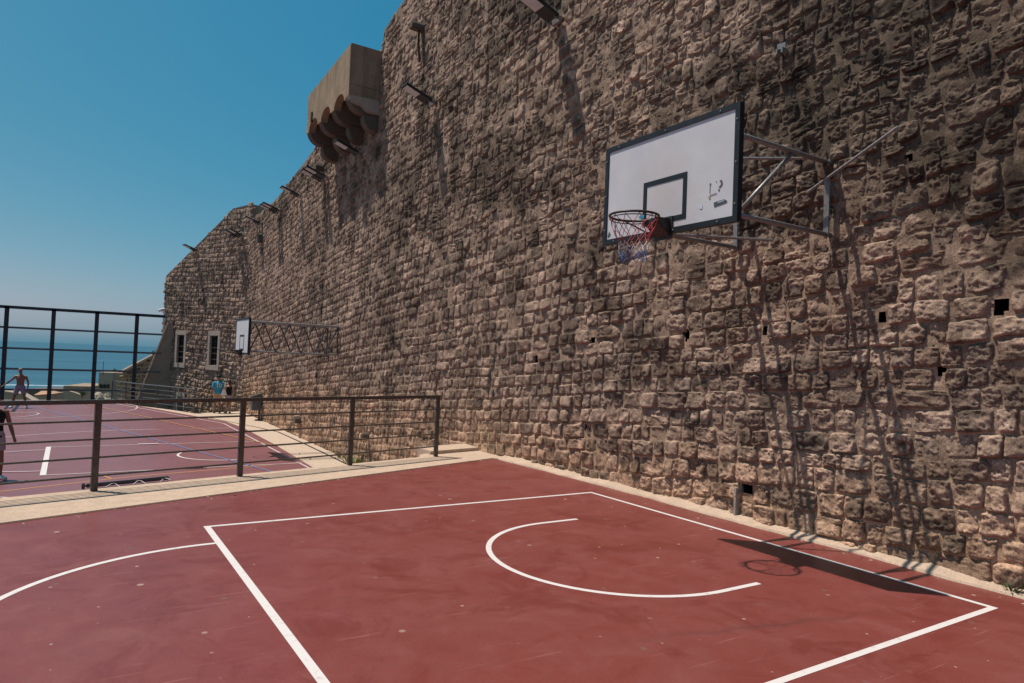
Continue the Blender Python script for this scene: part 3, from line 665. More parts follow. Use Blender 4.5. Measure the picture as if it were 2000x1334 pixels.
def bbox(mb, t0, t1, z0, z1, d0, d1):
    mb.hexa([bpos(t0, z0, d0), bpos(t1, z0, d0), bpos(t1, z0, d1), bpos(t0, z0, d1), bpos(t0, z1, d0), bpos(t1, z1, d0), bpos(t1, z1, d1), bpos(t0, z1, d1)]); return mb
for t, z, w_, h_, ow, oh in WIN:
    m = MB()
    bbox(m, t - w_ / 2, t - ow / 2, z - oh / 2, z + oh / 2, -0.3, 0.075); bbox(m, t + ow / 2, t + w_ / 2, z - oh / 2, z + oh / 2, -0.3, 0.075)
    bbox(m, t - w_ / 2, t + w_ / 2, z + oh / 2 + .001, z + h_ / 2, -0.3, 0.08)
    fr = bast.part(m, 'window_frame', 'cut_stone', bevel=0.01)
    m = MB(); bbox(m, t - w_ / 2 - .02, t + w_ / 2 + .02, z - h_ / 2, z - oh / 2 - .001, -0.3, 0.10); bast.part(m, 'sill', 'cut_stone', fr, bevel=0.01)
    m = MB(); bbox(m, t - ow / 2, t + ow / 2, z - oh / 2, z + oh / 2, -0.07, -0.05); bast.part(m, 'pane', 'window_dark', fr)
    for i in range(1, 5):
        m = MB(); zz = z - oh / 2 + oh * i / 5; m.tube((bpos(t - ow / 2, zz, -0.02), bpos(t + ow / 2, zz, -0.02)), 0.014, 6); bast.part(m, 'window_bar', 'bar_iron', fr)
    m = MB(); m.tube((bpos(t, z - oh / 2, -0.03), bpos(t, z + oh / 2, -0.03)), 0.012, 6); bast.part(m, 'window_bar', 'bar_iron', fr)
m = MB(); t, z, w_, h_ = DOOR
bbox(m, t - w_ / 2 - .16, t - w_ / 2, z - h_ / 2, z + h_ / 2, -0.3, 0.07); bbox(m, t + w_ / 2, t + w_ / 2 + .16, z - h_ / 2, z + h_ / 2, -0.3, 0.07); bbox(m, t - w_ / 2 - .16, t + w_ / 2 + .16, z + h_ / 2, z + h_ / 2 + .2, -0.3, 0.075)
fr = bast.part(m, 'door_frame', 'cut_stone', bevel=0.01)
m = MB(); bbox(m, t - w_ / 2, t + w_ / 2, z - h_ / 2, z + h_ / 2, -0.3, -0.27); bast.part(m, 'door', 'window_dark')

# buttress at the bastion's outer corner, and the wall that runs on behind it
bu = Thing('buttress', (3.9, 43.4, -4), 'steep sloping stone buttress leaning on the bastion corner', 'buttress')
m = MB(); yb = 43.35
pp = [(330, 628), (338, 650), (347, 700), (348, 900), (232, 900), (268, 786)]
P = [on_y(p, yb) for p in pp]; m.prism(P, (0.25, 1.3, 0)); bu.part(m, 'buttress_body', 'rough_render', bevel=0.03)
m = MB()
for off, wd in ((0.0, 0.16), (0.5, 0.16), (0.95, 0.16)):
    a = Vector(on_y((329, 630), yb)) + Vector((off * 0.2, off, 0.0)); b = Vector(on_y((266, 788), yb)) + Vector((off * 0.2, off, 0.0)); m.tube((a, b), 0.07, 6)
bu.part(m, 'coping_rib', 'cut_stone')
m = MB(); m.tube((on_y((334, 626), yb - .05), on_y((346, 690), yb - .05)), 0.05, 6); bu.part(m, 'edge_stone', 'cut_stone')
rw = Thing('rear_wall', (2, 50, -10), 'low stone wall with slanting coping behind the tall fence', 'wall')
d0, d1 = 43.5, 46.0
pts = [((241, 724), d0), ((308, 686), d1)]; m = MB()
A = at_depth((241, 722), d0); B = at_depth((330, 675), d1); A0 = A.copy(); B0 = B.copy(); A0[2] = B0[2] = -10
m.prism([A0, B0, B, A], (1.2, 1.0, 0)); rw.part(m, 'wall_body', 'rough_render')
m = MB(); A1 = A + np.array([-.05, -.06, -.10]); B1 = B + np.array([-.05, -.06, -.10]); m.tube((A1, B1), 0.10, 6); rw.part(m, 'coping', 'cut_stone')
m = MB(); z1 = at_depth((241, 724), d0)[2]; m.tube(((A[0] - .05, A[1] - .06, z1 - .05), (B[0] - .05, B[1] - .06, z1 - .05)), 0.06, 6); rw.part(m, 'string_course', 'cut_stone')
def wrub(s, z): return weather(s + 90, z, False)
du = (B - A)[:2]; Lr = float(np.linalg.norm(du)); du = du / Lr; dn = np.array([-du[1], du[0]]) * -1
if dn @ (-A[:2]) < 0: dn = -dn
def rsurf(s, z, d): return A[0] + du[0] * s + dn[0] * d, A[1] + du[1] * s + dn[1] * d, z + 0 * d
SR = lay_stones(0, Lr, None, lambda s: float(A[2] + (B[2] - A[2]) * s / Lr) - .1, lambda s: -5.0, 0.19, 0.28, 0.18, 0.36, (), tanb=0.0)
V, Fq, C = stones_mesh(SR, 6, 5, rsurf, 0.05, 0.018, 0.012, 99, wrub, tanb=0.0); N, K = V.shape[:2]
tag(np_mesh('rubble_stones', V.reshape(-1, 3), (Fq[None] + (np.arange(N) * K)[:, None, None]).reshape(-1, 4), C.reshape(-1, 3), 'stone_far', rw.o, rw.loc), kind='stuff')

# ------------------------------------------------------------------ machicolated box on the wall
bxT = Thing('machicolation_box', (6.4, 19.8, 8.5), 'plastered stone box with rounded corbels jutting from the wall top', 'wall box')
X0 = 5.96; m = MB()
ya, yb_ = 17.88, 21.80
m.prism([(X0, ya, 9.02), (X0, yb_, 8.96), (X0, yb_, 9.90), (X0, ya, 10.15)], (1.2, 0, 0)); bxT.part(m, 'parapet', 'plaster', bevel=0.02)
CY = (18.07, 19.27, 20.46, 21.68)
for i, yc in enumerate(CY):
    hw = 0.17
    for j, (reach, z1, z0, rn) in enumerate(((0.94, 9.0, 8.34, 0.40), (0.50, 8.338, 7.90, 0.34))):
        z0 -= 0.03 * i * (j == 0) * 0
        prof = [(7.05, z1), (7.05, z0)] + [(6.93 - reach + rn - rn * math.sin(math.pi / 2 * k / 6), z0 + rn - rn * math.cos(math.pi / 2 * k / 6)) for k in range(7)] + [(6.93 - reach, z1)]
        h2 = hw - 0.006 * j; bxT.part(MB().prism([(x, yc - h2, z) for x, z in prof], (0, 2 * h2, 0)), 'corbel', 'corbel_stone', bevel=0.02)
# front skirt scalloped by arches between the corbels
pts = [(X0 - 0.004, ya, 9.03), (X0 - 0.004, ya, 8.74)]
for a, b in zip(CY[:-1], CY[1:]):
    y0_, y1_ = a + 0.17, b - 0.17; mid = (y0_ + y1_) / 2; r = (y1_ - y0_) / 2
    pts += [(X0 - 0.004, mid - r * math.cos(math.pi * k / 12), 8.66 + 0.30 * math.sin(math.pi * k / 12)) for k in range(13)]
pts += [(X0 - 0.004, yb_, 8.66), (X0 - 0.004, yb_, 8.975)]
for p0_, p1_ in zip(pts[1:-1], pts[2:-1]):
    if p1_[1] - p0_[1] < 1e-4: continue
    zt0 = 9.03 - 0.06 * (p0_[1] - ya) / (yb_ - ya); zt1 = 9.03 - 0.06 * (p1_[1] - ya) / (yb_ - ya)
    pass
m = MB(); k_ = len(pts)
for p0_, p1_ in zip(pts[1:-2], pts[2:-1]):
    zt0 = 9.03 - 0.06 * (p0_[1] - ya) / (yb_ - ya); zt1 = 9.03 - 0.06 * (p1_[1] - ya) / (yb_ - ya); xa_ = X0 - 0.004; xb2 = X0 + 0.20
    m.add([p0_, p1_, (xa_, p1_[1], zt1), (xa_, p0_[1], zt0), (xb2, p0_[1], p0_[2]), (xb2, p1_[1], p1_[2]), (xb2, p1_[1], zt1), (xb2, p0_[1], zt0)], [(0, 3, 2, 1), (0, 1, 5, 4), (4, 5, 6, 7)])
bxT.part(m, 'arched_skirt', 'plaster', fix=False)
m = MB(); m.prism([(X0, ya - 0.002, 9.03), (6.9, ya - 0.002, 9.03), (6.9, ya - 0.002, 8.70), (X0, ya - 0.002, 8.74)], (0, 0.14, 0)); bxT.part(m, 'end_panel', 'plaster')
# ledge stone on the near side
m = MB(); m.prism([(X0 - 0.015, ya - 0.03, 8.76), (6.86, ya - 0.03, 8.78), (6.86, ya - 0.03, 8.36), (6.45, ya - 0.03, 8.36), (6.3, ya - .03, 8.5), (X0 + 0.10, ya - 0.03, 8.52)], (0, 0.3, 0)); bxT.part(m, 'ledge_stone', 'cut_stone', bevel=0.03)
m = MB(); m.box((X0 - 0.01, 21.25, 9.05), (0.05, 0.12, 0.30)); bxT.part(m, 'loophole', 'hole_dark')

# ------------------------------------------------------------------ floodlights
def floodlight(base, out, label, width=0.32, length=0.68, group='floodlights along the fortress wall', rise=0.36):
    base = Vector(base); o = Vector((*out, 0)).normalized(); side = Vector((-o.y, o.x, 0))
    T = Thing('floodlight', tuple(base), label, 'floodlight', group)
    ax = (o + Vector((0, 0, rise))).normalized(); up = side.cross(ax) * -1
    if up.z < 0: up = -up
    st = base + o * 0.10 + Vector((0, 0, 0.02))
    m = MB(); m.box(st + ax * length / 2, (length, width, 0.055), ax=(ax, side, up)); body = T.part(m, 'housing', 'lamp_body', bevel=0.008)
    m = MB(); m.box(st + ax * length * 0.70 - up * 0.030, (length * 0.50, width * 0.80, 0.008), ax=(ax, side, up)); T.part(m, 'lens', 'lamp_glass', body)
    m = MB()
    for i in range(6): m.box(st + ax * length * (0.1 + 0.07 * i) + up * 0.045, (0.012, width * 0.85, 0.04), ax=(ax, side, up))
    T.part(m, 'cooling_fins', 'lamp_body', body)
    m = MB(); m.box(base + o * 0.03, (0.06, width * 0.7, 0.10), ax=(o, side, (0, 0, 1))); m.box(base + o * 0.09 + side * width * 0.36, (0.16, 0.012, 0.06), ax=(o, side, (0, 0, 1))); m.box(base + o * 0.09 - side * width * 0.36, (0.16, 0.012, 0.06), ax=(o, side, (0, 0, 1)))
    T.part(m, 'bracket', 'galvanised')
    for s in (-1, 1): T.part(MB().tube((base + o * 0.12 + side * s * width * 0.40, base + o * 0.12 + side * s * width * 0.33), 0.014, 6), 'bolt', 'galvanised')
    return T
for y, lb in ((9.47, 'black floodlight high on the wall above the near hoop'), (14.28, 'black floodlight below the stone water spout'), (19.27, 'black floodlight mounted under the corbelled box'),
              (25.96, 'single black floodlight between the two pairs on the long wall'), (32.96, 'single black floodlight next to the fold with the bastion')):
    floodlight((float(xw(y)) - 0.05, y, 7.60), (-1, 0), lb)
for y, lb in ((22.72, 'floodlight pair beside the corbelled box'), (29.40, 'floodlight pair midway along the far part of the long wall')):
    for dy, tx in ((-0.18, 'near one of the'), (0.24, 'far one of the')): floodlight((float(xw(y)) - 0.05, y + dy, 7.58), (-1, 0), tx + ' ' + lb)
for t, z, tx in ((0.62, 7.50, 'fold side lamp of the floodlight pair on the bastion'), (1.12, 7.50, 'window side lamp of the floodlight pair on the bastion'), (5.30, 7.08, 'single floodlight on the bastion near its sloping top')):
    floodlight(bpos(t, z, 0.05), tuple(BN), tx)

# stone water spouts and small wall fittings
def spout(y, z, lb, wd=0.16, hh=0.14, reach=0.34, pipe=0.0):
    x = float(xw(y)); T = Thing('water_spout', (x, y, z), lb, 'water spout')
    m = MB(); m.prism([(x + .1, y - wd / 2, z), (x + .1, y + wd / 2, z), (x + .1, y + wd / 2, z + hh * .6), (x + .1, y + wd * .25, z + hh), (x + .1, y - wd * .25, z + hh), (x + .1, y - wd / 2, z + hh * .6)], (-reach - .1, 0, 0)); T.part(m, 'spout_stone', 'corbel_stone', bevel=0.02)
    if pipe:
        m = MB(); m.path([(x - .10, y, z + .02), (x - .10, y, z - pipe * .5), (x - .06, y - .02, z - pipe)], 0.03, 8); T.part(m, 'drain_pipe', 'rusty_iron')
    return T
spout(15.15, 9.62, 'hooded stone spout with rusty pipe near the wall top', 0.20, 0.20, 0.32, 0.75)
spout(24.62, -0.72, 'square stone stub low on the wall beside the lower path', 0.30, 0.24, 0.22)
spout(17.54, -0.42, 'small stone stub low on the wall behind the railing', 0.16, 0.12, 0.22)
spout(32.9, 6.75, 'short square stone stub under the floodlight by the fold', 0.45, 0.34, 0.22)
spout(23.2, 7.95, 'square stone stub under the far corbel of the box', 0.26, 0.26, 0.30)
pl = Thing('wall_bracket', (6.78, 4.99, 5.5), 'small pale metal bracket left high on the wall', 'bracket')
m = MB(); m.box((6.72, 4.99, 5.52), (0.02, 0.10, 0.07), rz=.2); pl.part(m, 'plate', 'galvanised', bevel=.003)
m = MB(); m.box((6.73, 4.96, 5.46), (0.10, 0.02, 0.06)); m.box((6.73, 5.03, 5.46), (0.10, 0.02, 0.06)); pl.part(m, 'lug', 'galvanised')
cc = Thing('security_camera', bpos(8.75, 3.7, 0.0), 'white security camera on the outer edge of the bastion', 'security camera')
p = Vector(bpos(8.75, 3.85, 0.25)); m = MB(); m.box(p + Vector((0.0, 0, 0.05)), (0.42, 0.16, 0.14), ax=((-.8, -.5, -.3), (.5, -.8, 0), (0, 0, 1))); cc.part(m, 'camera_body', 'white_plastic', bevel=.02)
m = MB(); m.box(Vector(bpos(8.75, 3.42, 0.08)), (0.16, 0.12, 0.40)); cc.part(m, 'junction_box', 'white_plastic', bevel=.01)
m = MB(); m.path([bpos(8.72, 3.5, 0.06), bpos(8.72, 3.75, 0.16), bpos(8.75, 3.85, 0.25)], 0.03, 6); cc.part(m, 'arm', 'white_plastic')

# ------------------------------------------------------------------ near basketball hoop
def hoop(name, bx, yc, zb, wx, arms_y, label, detail=True, W=1.80, HH=1.06, ztr=(0.18, 0.95), ringdrop=0.11):
    T = Thing(name, (wx, yc, zb), label, 'basketball hoop'); y0, y1, z0, z1 = yc - W / 2, yc + W / 2, zb, zb + HH
    m = MB(); m.box((bx + 0.017, yc, (z0 + z1) / 2), (0.034, W - 0.01, HH - 0.01)); T.part(m, 'backboard', 'board_white')
    fw = 0.052; m = MB(); fx = bx - 0.0045
    for (ya, yb2, za, zb2) in ((y0, y1, z0, z0 + fw), (y0, y1, z1 - fw, z1), (y0, y0 + fw, z0 + fw, z1 - fw), (y1 - fw, y1, z0 + fw, z1 - fw)):
        m.box((fx + 0.024, (ya + yb2) / 2, (za + zb2) / 2), (0.060, yb2 - ya, zb2 - za))
    fr = T.part(m, 'border_frame', 'board_black')
    q0, q1, s0, s1 = yc - 0.295, yc + 0.295, zb + 0.115, zb + 0.565; lw = 0.05; m = MB()
    for (ya, yb2, za, zb2) in ((q0, q1, s0, s0 + lw), (q0, q1, s1 - lw, s1), (q0, q0 + lw, s0 + lw, s1 - lw), (q1 - lw, q1, s0 + lw, s1 - lw)):
        m.box((bx - 0.002, (ya + yb2) / 2, (za + zb2) / 2), (0.004, yb2 - ya, zb2 - za))
    T.part(m, 'target_square', 'board_black')
    # ring, bracket, net
    rz = zb + ringdrop; rr = 0.232; rx = bx - 0.155 - rr
    m = MB(); n_ = 48; pts = [(rx + rr * math.cos(2 * math.pi * i / n_), yc + rr * math.sin(2 * math.pi * i / n_), rz) for i in range(n_ + 1)]
    m.path(pts, 0.012, 8, caps=False); ring = T.part(m, 'ring', 'rim_iron', smooth=True)
    m = MB(); pts = [(rx + rr * 1.0 * math.cos(2 * math.pi * i / n_), yc + rr * math.sin(2 * math.pi * i / n_), rz - 0.028) for i in range(n_ + 1)]; m.path(pts, 0.005, 6, caps=False); T.part(m, 'net_rail', 'rim_iron', ring)
    m = MB(); m.prism([(bx - 0.006, yc - 0.10, rz + 0.02), (bx - 0.006, yc - 0.10, rz - 0.16), (rx + rr - 0.01, yc - 0.10, rz - 0.03), (rx + rr - 0.01, yc - 0.10, rz + 0.015)], (0, 0.20, 0))
    br = T.part(m, 'ring_bracket', 'rim_iron', bevel=0.006)
    m = MB(); m.box((bx - 0.007, yc, rz - 0.07), (0.014, 0.26, 0.22)); T.part(m, 'mount_plate', 'rim_iron', br)
    for s in (-1, 1): T.part(MB().path([(bx - .01, yc + s * .10, rz - .14), (rx + rr * .55, yc + s * .15, rz - .05), (rx + rr * .3, yc + s * rr * .95, rz - .004)], 0.008, 6), 'ring_brace', 'rim_iron', ring)
    k = 12; levels = [(0.0, 1.0), (0.09, 0.86), (0.17, 0.73), (0.245, 0.63), (0.315, 0.57), (0.37, 0.55), (0.42, 0.56)]
    def np_(l, i): 
        dz, sc_ = levels[l]; a = 2 * math.pi * (i + 0.5 * (l % 2)) / k; wob = 0.008 * math.sin(i * 5.1 + l * 2.3)
        return (rx + rr * sc_ * math.cos(a) + wob, yc + rr * sc_ * math.sin(a) - wob, rz - 0.01 - dz + wob * .8)
    for nm, lo, hi in (('net_red', 0, 3), ('net_white', 3, 4), ('net_blue', 4, 6)) if detail else ():
        m = MB()
        for l in range(lo, hi):
            for i in range(k):
                a = np_(l, i); j = i if l % 2 == 0 else i + 1
                for b in (np_(l + 1, j), np_(l + 1, j - 1)): m.tube((a, b), 0.0032 if detail else 0.005, 4, caps=False)
        T.part(m, {'net_red': 'net_top', 'net_white': 'net_middle', 'net_blue': 'net_bottom'}[nm], nm if detail else 'net_white', ring, fix=False)
    # bolts round the border
    if detail:
        for (yy, zz) in [(y0 + W * t, z1 - fw / 2) for t in (.12, .5, .88)] + [(y0 + W * t, z0 + fw / 2) for t in (.12, .42, .9)] + [(y0 + fw / 2, z0 + HH * t) for t in (.15, .5, .86)] + [(y1 - fw / 2, z0 + HH * t) for t in (.15, .5, .86)]:
            m = MB(); m.tube(((fx - 0.012, yy, zz), (fx, yy, zz)), 0.009, 6); T.part(m, 'bolt', 'galvanised', fr)
    return T
nb = hoop('basketball_hoop', 4.86, 4.906, 3.082, 6.8, None, 'white backboard with black border and red white blue net on steel arms', ringdrop=0.125)
zt_, zbm = 4.03, 3.26
for y, nm in ((4.37, 'near'), (5.56, 'far')):
    m = MB(); m.tube(((4.90, y, zt_), (6.80, y, zt_)), 0.026, 10); m.tube(((4.90, y, zbm), (6.80, y, zbm)), 0.026, 10); nb.part(m, 'support_arm', 'galvanised', smooth=True)
    nb.part(MB().box((6.72, y, (zt_ + zbm) / 2), (0.022, 0.06, zt_ - zbm + 0.06)), 'upright_strap', 'galvanised'); nb.part(MB().box((4.905, y, 3.62), (0.02, 0.06, 0.96)), 'upright_strap', 'galvanised')
    m = MB(); m.tube(((5.30, y, zbm + .02), (6.10, y, zt_ - .02)), 0.020, 8); nb.part(m, 'diagonal_brace', 'galvanised', smooth=True)
nb.part(MB().tube(((4.92, 5.56, 4.00), (6.35, 4.39, 4.01)), 0.016, 8), 'cross_brace', 'galvanised')
nb.part(MB().tube(((5.45, 5.56, 3.26), (6.66, 5.0, 3.27)), 0.016, 8), 'cross_brace', 'galvanised')
nb.part(MB().tube(((6.60, 4.52, 3.72), (6.58, 3.56, 4.17)), 0.016, 8), 'stay_rod', 'galvanised')
m = MB(); m.box((6.70, 4.37, 3.93), (0.10, 0.10, 0.16)); nb.part(m, 'wall_clamp', 'rusty_iron', bevel=.01)
# stickers and marks on the board
def decal(poly, mat, name, x=4.8575, off=0.0): 
    m = MB(); m.prism([(x - off, y, z) for y, z in poly], (-0.0012, 0, 0)); return nb.part(m, name, mat)
def bp(p): q = on_x(p, 4.86); return (float(q[1]), float(q[2]))
z4 = lambda L: [bp((1370 + a / 13.34, 320 + b / 13.34)) for a, b in L]
decal(z4([(325, 1010), (590, 925), (668, 955), (665, 1005), (335, 1130)]), 'sticker_dark', 'sticker')
decal(z4([(430, 1000), (590, 950), (600, 965), (440, 1020)]), 'sticker_pale', 'sticker', off=0.0014)
def ink(L, mat, w_=0.010):
    P = [Vector((4.857, *bp((1370 + a / 13.34, 320 + b / 13.34)))) for a, b in L]; m = MB()
    for a, b in zip(P[:-1], P[1:]):
        d = (b - a).normalized(); nn = Vector((0, -d.z, d.y)) * w_ / 2; m.prism([a - nn, b - nn + d * w_ * .4, b + nn + d * w_ * .4, a + nn], (-0.0011, 0, 0))
    nb.part(m, 'ink_mark', mat)
ink([(485, 440), (525, 445), (540, 500), (520, 560), (475, 605)], 'ink', 0.014); ink([(440, 685), (466, 680)], 'ink', 0.014)
ink([(230, 570), (222, 770)], 'ink', 0.005); ink([(222, 560), (240, 520)], 'ink', 0.014); ink([(225, 825), (395, 768)], 'ink', 0.007)
ink([(200, 910), (195, 860), (225, 850), (235, 885), (205, 912)], 'ink_yellow', 0.008); ink([(385, 455), (400, 470)], 'ink', 0.008)
decal([bp(p) for p in ((1249, 423), (1260, 418), (1259, 427), (1249, 427))], 'sticker_blue', 'sticker', off=0.006)
decal([bp(p) for p in ((1187, 463), (1190, 452), (1193, 458), (1189, 464))], 'sticker_dark', 'sticker')
decal([bp(p) for p in ((1366, 403), (1372, 400), (1372, 408), (1366, 408))], 'sticker_pale', 'sticker')

# ------------------------------------------------------------------ far hoop on its long truss
fh = hoop('basketball_hoop', 4.20, 21.08, 1.655, 6.93, None, 'white backboard on a long welded truss reaching over the lower court', detail=False, HH=1.05)
for y in (20.52, 21.62):
    xw_ = float(xw(y)); m = MB(); m.tube(((4.23, y, 2.60), (xw_, y, 2.60)), 0.032, 8); fh.part(m, 'truss_chord', 'galvanised')
    m = MB(); m.tube(((4.23, y, 1.75), (xw_, y, 1.75)), 0.030, 8); fh.part(m, 'truss_chord', 'galvanised')
    m = MB(); m.tube(((xw_ - .06, y, 1.75), (xw_ - .06, y, 2.60)), 0.022, 8); fh.part(m, 'wall_post', 'steel_dark')
    xs = np.linspace(4.30, 6.85, 8)
    for i in range(7):
        za, zb2 = (1.76, 2.59) if i % 2 == 0 else (2.59, 1.76)
        m = MB(); m.tube(((xs[i], y, za), (xs[i + 1], y, zb2)), 0.019, 6); fh.part(m, 'truss_diagonal', 'steel_dark')

# ------------------------------------------------------------------ railing on the kerb
rl = Thing('kerb_railing', (2.08, 10.14, 0), 'brown steel railing with four bars standing on the pale kerb', 'railing')
P0 = np.array([0.33, 9.70]); P3 = np.array([5.61, 11.13]); step = (P3 - P0) / 3; rz_ = math.atan2(step[1], step[0]); SL = float(np.linalg.norm(step))
for i in range(-5, 4):
    p = P0 + step * i
    m = MB(); m.box((p[0], p[1], 0.53), (0.072, 0.05, 1.06), rz=rz_); rl.part(m, 'post', 'steel_dark', bevel=0.004)
    if i < 3:
        a, b = p + KD * 0, p + step; d = step / SL
        for hgt in (0.195, 0.415, 0.635, 0.855):
            q0, q1 = a + d * 0.033, b - d * 0.033
            m = MB(); m.tube(((q0[0], q0[1], hgt), (q1[0], q1[1], hgt)), 0.0125, 8, caps=False); rl.part(m, 'bar', 'steel_dark', smooth=True)
a, b = P0 - step * 5, P3 + step / SL * 0.045; c_ = (a + b) / 2
m = MB(); m.box((c_[0], c_[1], 1.085), (float(np.linalg.norm(b - a)), 0.06, 0.05), rz=rz_); rl.part(m, 'top_rail', 'steel_dark', bevel=0.006)

# railing beside the steps down
r2 = Thing('path_railing', (3.7, 37.8, ZL), 'grey tubular railing along the edge of the lower path', 'railing')
pp = [(4.98, 34.75), (4.36, 36.42), (3.72, 37.9), (3.12, 39.1), (2.56, 40.6), (2.02, 42.3)]
for x, y in pp: r2.part(MB().box((x, y, ZL + 0.53), (0.055, 0.055, 1.06)), 'post', 'grey_rail')
for (x0, y0), (x1, y1) in zip(pp[:-1], pp[1:]):
    r2.part(MB().tube(((x0, y0, ZL + 1.08), (x1, y1, ZL + 1.08)), 0.032, 8), 'top_rail', 'grey_rail')
    for hgt in (0.22, 0.44, 0.66, 0.87): r2.part(MB().tube(((x0, y0, ZL + hgt), (x1, y1, ZL + hgt)), 0.014, 6, caps=False), 'bar', 'grey_rail')

# tall fence at the sea end
ft = Thing('tall_fence', (0, 43.1, ZL), 'tall dark steel ball fence with square posts and thin rails', 'fence')
yf = 43.1; topz = on_y((103, 604), yf)[2]
xs = [on_y((p, 700), yf)[0] for p in (8, 100, 185, 263.5)]; xe = on_y((323, 620), yf)[0]; sp = xs[0] - xs[1]
allx = [xs[0] + sp * k for k in (4, 3, 2, 1)] + xs
for x in allx: ft.part(MB().box((x, yf, (topz + ZL) / 2), (0.19, 0.16, topz - ZL)), 'post', 'steel_fence')
zr = [on_y((63, 580 + v / 3.176), yf)[2] for v in (195, 322, 448, 575)]
xx = allx + [xe]
ft.part(MB().box(((allx[0] + xe) / 2, yf, topz - 0.02), (xe - allx[0], 0.16, 0.15)), 'top_rail', 'steel_fence')
for a, b in zip(xx[:-1], xx[1:]):
    for z in zr: ft.part(MB().box(((a + b) / 2, yf - .02, z), (b - a - 0.19, 0.06, 0.10)), 'rail', 'grey_rail')
# end bay turning back along the court at the left
ft.part(MB().box((xs[0] - 0.30, yf - 3.0, 2.55), (0.10, 6.0, 0.12)), 'side_rail', 'steel_fence'); ft.part(MB().box((xs[0] - 0.30, yf - 3.0, 1.4), (0.10, 6.0, 0.12)), 'side_rail', 'steel_fence')
ft.part(MB().box((xs[0] - 0.30, yf - 6.0, (2.62 + ZL) / 2), (0.12, 0.12, 2.62 - ZL)), 'side_post', 'steel_fence')

# ------------------------------------------------------------------ litter bin, goal bar, weeds
bn = Thing('litter_bin', (7.0, 31.1, ZL), 'dark grey metal litter bin on a post by the wall', 'litter bin')
bxx, byy = 6.93, 31.12
m = MB(); m.prism([(bxx - .21, byy - .18, ZL + .42), (bxx + .18, byy - .18, ZL + .42), (bxx + .18, byy - .18, ZL + 1.12), (bxx - .21, byy - .18, ZL + .98)], (0, .36, 0)); body = bn.part(m, 'bin_body', 'grey_rail', bevel=.015)
m = MB(); m.prism([(bxx - .25, byy - .20, ZL + .975), (bxx + .2, byy - .20, ZL + 1.13), (bxx + .2, byy - .20, ZL + 1.17), (bxx - .25, byy - .20, ZL + 1.02)], (0, .40, 0)); bn.part(m, 'hood', 'steel_dark', body)
bn.part(MB().box((bxx + .14, byy, ZL + .55), (.09, .09, 1.12)), 'post', 'steel_dark'); bn.part(MB().box((bxx + .14, byy, ZL + .01), (.3, .3, .02)), 'base_plate', 'steel_dark')
gb = Thing('goal_bar', (1.2, 17.0, ZL), 'dark goal bar with tangled white net lying beside the kerb', 'goal')
ga, gc = Vector((0.42, 16.72, ZL + 0.07)), Vector((2.02, 17.17, ZL + 0.07)); m = MB(); m.box((ga + gc) / 2, ((gc - ga).length, 0.08, 0.08), rz=math.atan2(gc.y - ga.y, gc.x - ga.x)); gb.part(m, 'goal_tube', 'goal_tube', bevel=.02)
m = MB(); m.box(ga + Vector((-.04, 0, .0)), (.06, .10, .11)); gb.part(m, 'end_bracket', 'steel_dark', bevel=.01)
for i in range(3):
    t = [0.30, 0.62, 0.96][i]; p = ga.lerp(gc, t); pts = []
    for j in range(9):
        a = j / 8; pts.append(p + Vector((0.26 * (a - .5), -0.10 - 0.06 * math.sin(7 * a + i), -0.05 + 0.06 * math.sin(math.pi * a))))
    gb.part(MB().path(pts, 0.007, 5), 'net_cord', 'rope_white')
def weed(c, n, h, spread, name, lb, mat):
    T = Thing(name, c, lb, 'weed'); m = MB(); c = Vector(c)
    for i in range(n):
        a = random.uniform(0, 2 * math.pi); r = spread * random.random(); l = h * random.uniform(.4, 1); b = c + Vector((r * math.cos(a) * .4, r * math.sin(a), 0)); w_ = Vector((math.cos(a + 1.5), math.sin(a + 1.5), 0)) * 0.012 * (h / .15)
        tip = b + Vector((math.cos(a) * l * .6, math.sin(a) * l * .6, l * .8)); mid = (b + tip) / 2 + Vector((0, 0, l * .15))
        m.add([b - w_ * .4, b + w_ * .4, mid + w_, tip, mid - w_], [(0, 1, 2, 3, 4)])
    T.part(m, 'leaf_blades', mat, fix=False); return T
p = on_z((1996, 1150), 0.03); weed((6.70, float(p[1]), 0.03), 26, 0.09, 0.07, 'weed_tuft', 'small green weed at the foot of the wall beside the upper court', 'leaf')
weed((6.62, 17.9, ZL), 60, 0.30, 0.5, 'weed_tuft', 'dry weeds growing at the foot of the wall behind the railing', 'dry_leaf')
weed((6.75, 19.6, ZL), 30, 0.2, 0.4, 'weed_tuft', 'sparse dry weeds beside the lower path', 'dry_leaf')

# ------------------------------------------------------------------ the old town below, beyond the fence
def block(name, lb, cat, p0, p1, dep, thick, mat, top_slope=0.0, base=-16.0):
    A = at_depth(p0, dep); B = at_depth(p1, dep * (1 + top_slope)); T = Thing(name, (float(A[0]), float(A[1]), base), lb, cat)
    A0, B0 = A.copy(), B.copy(); A0[2] = B0[2] = base
    e = np.array([0.3, 1.0]) * thick
    m = MB(); m.prism([A0, B0, B, A], (e[0], e[1], 0)); T.part(m, 'wall', mat); return T, A, B
DT = 105.0
T, A, B = block('watch_tower', 'square plastered watch tower with small arches beyond the fence', 'tower', (193.5, 727), (221, 728), DT, 6, 'rough_render')
Cc = at_depth((243, 729), DT * 1.03); m = MB(); B0 = B.copy(); C0 = Cc.copy(); B0[2] = C0[2] = -16; B2, C2 = B.copy(), Cc.copy()
m.prism([B0 + np.array([.003, -.01, 0]), C0, C2, B2 + np.array([.003, -.01, 0])], (0.8, 5.0, 0)); T.part(m, 'side_wall', 'plaster')
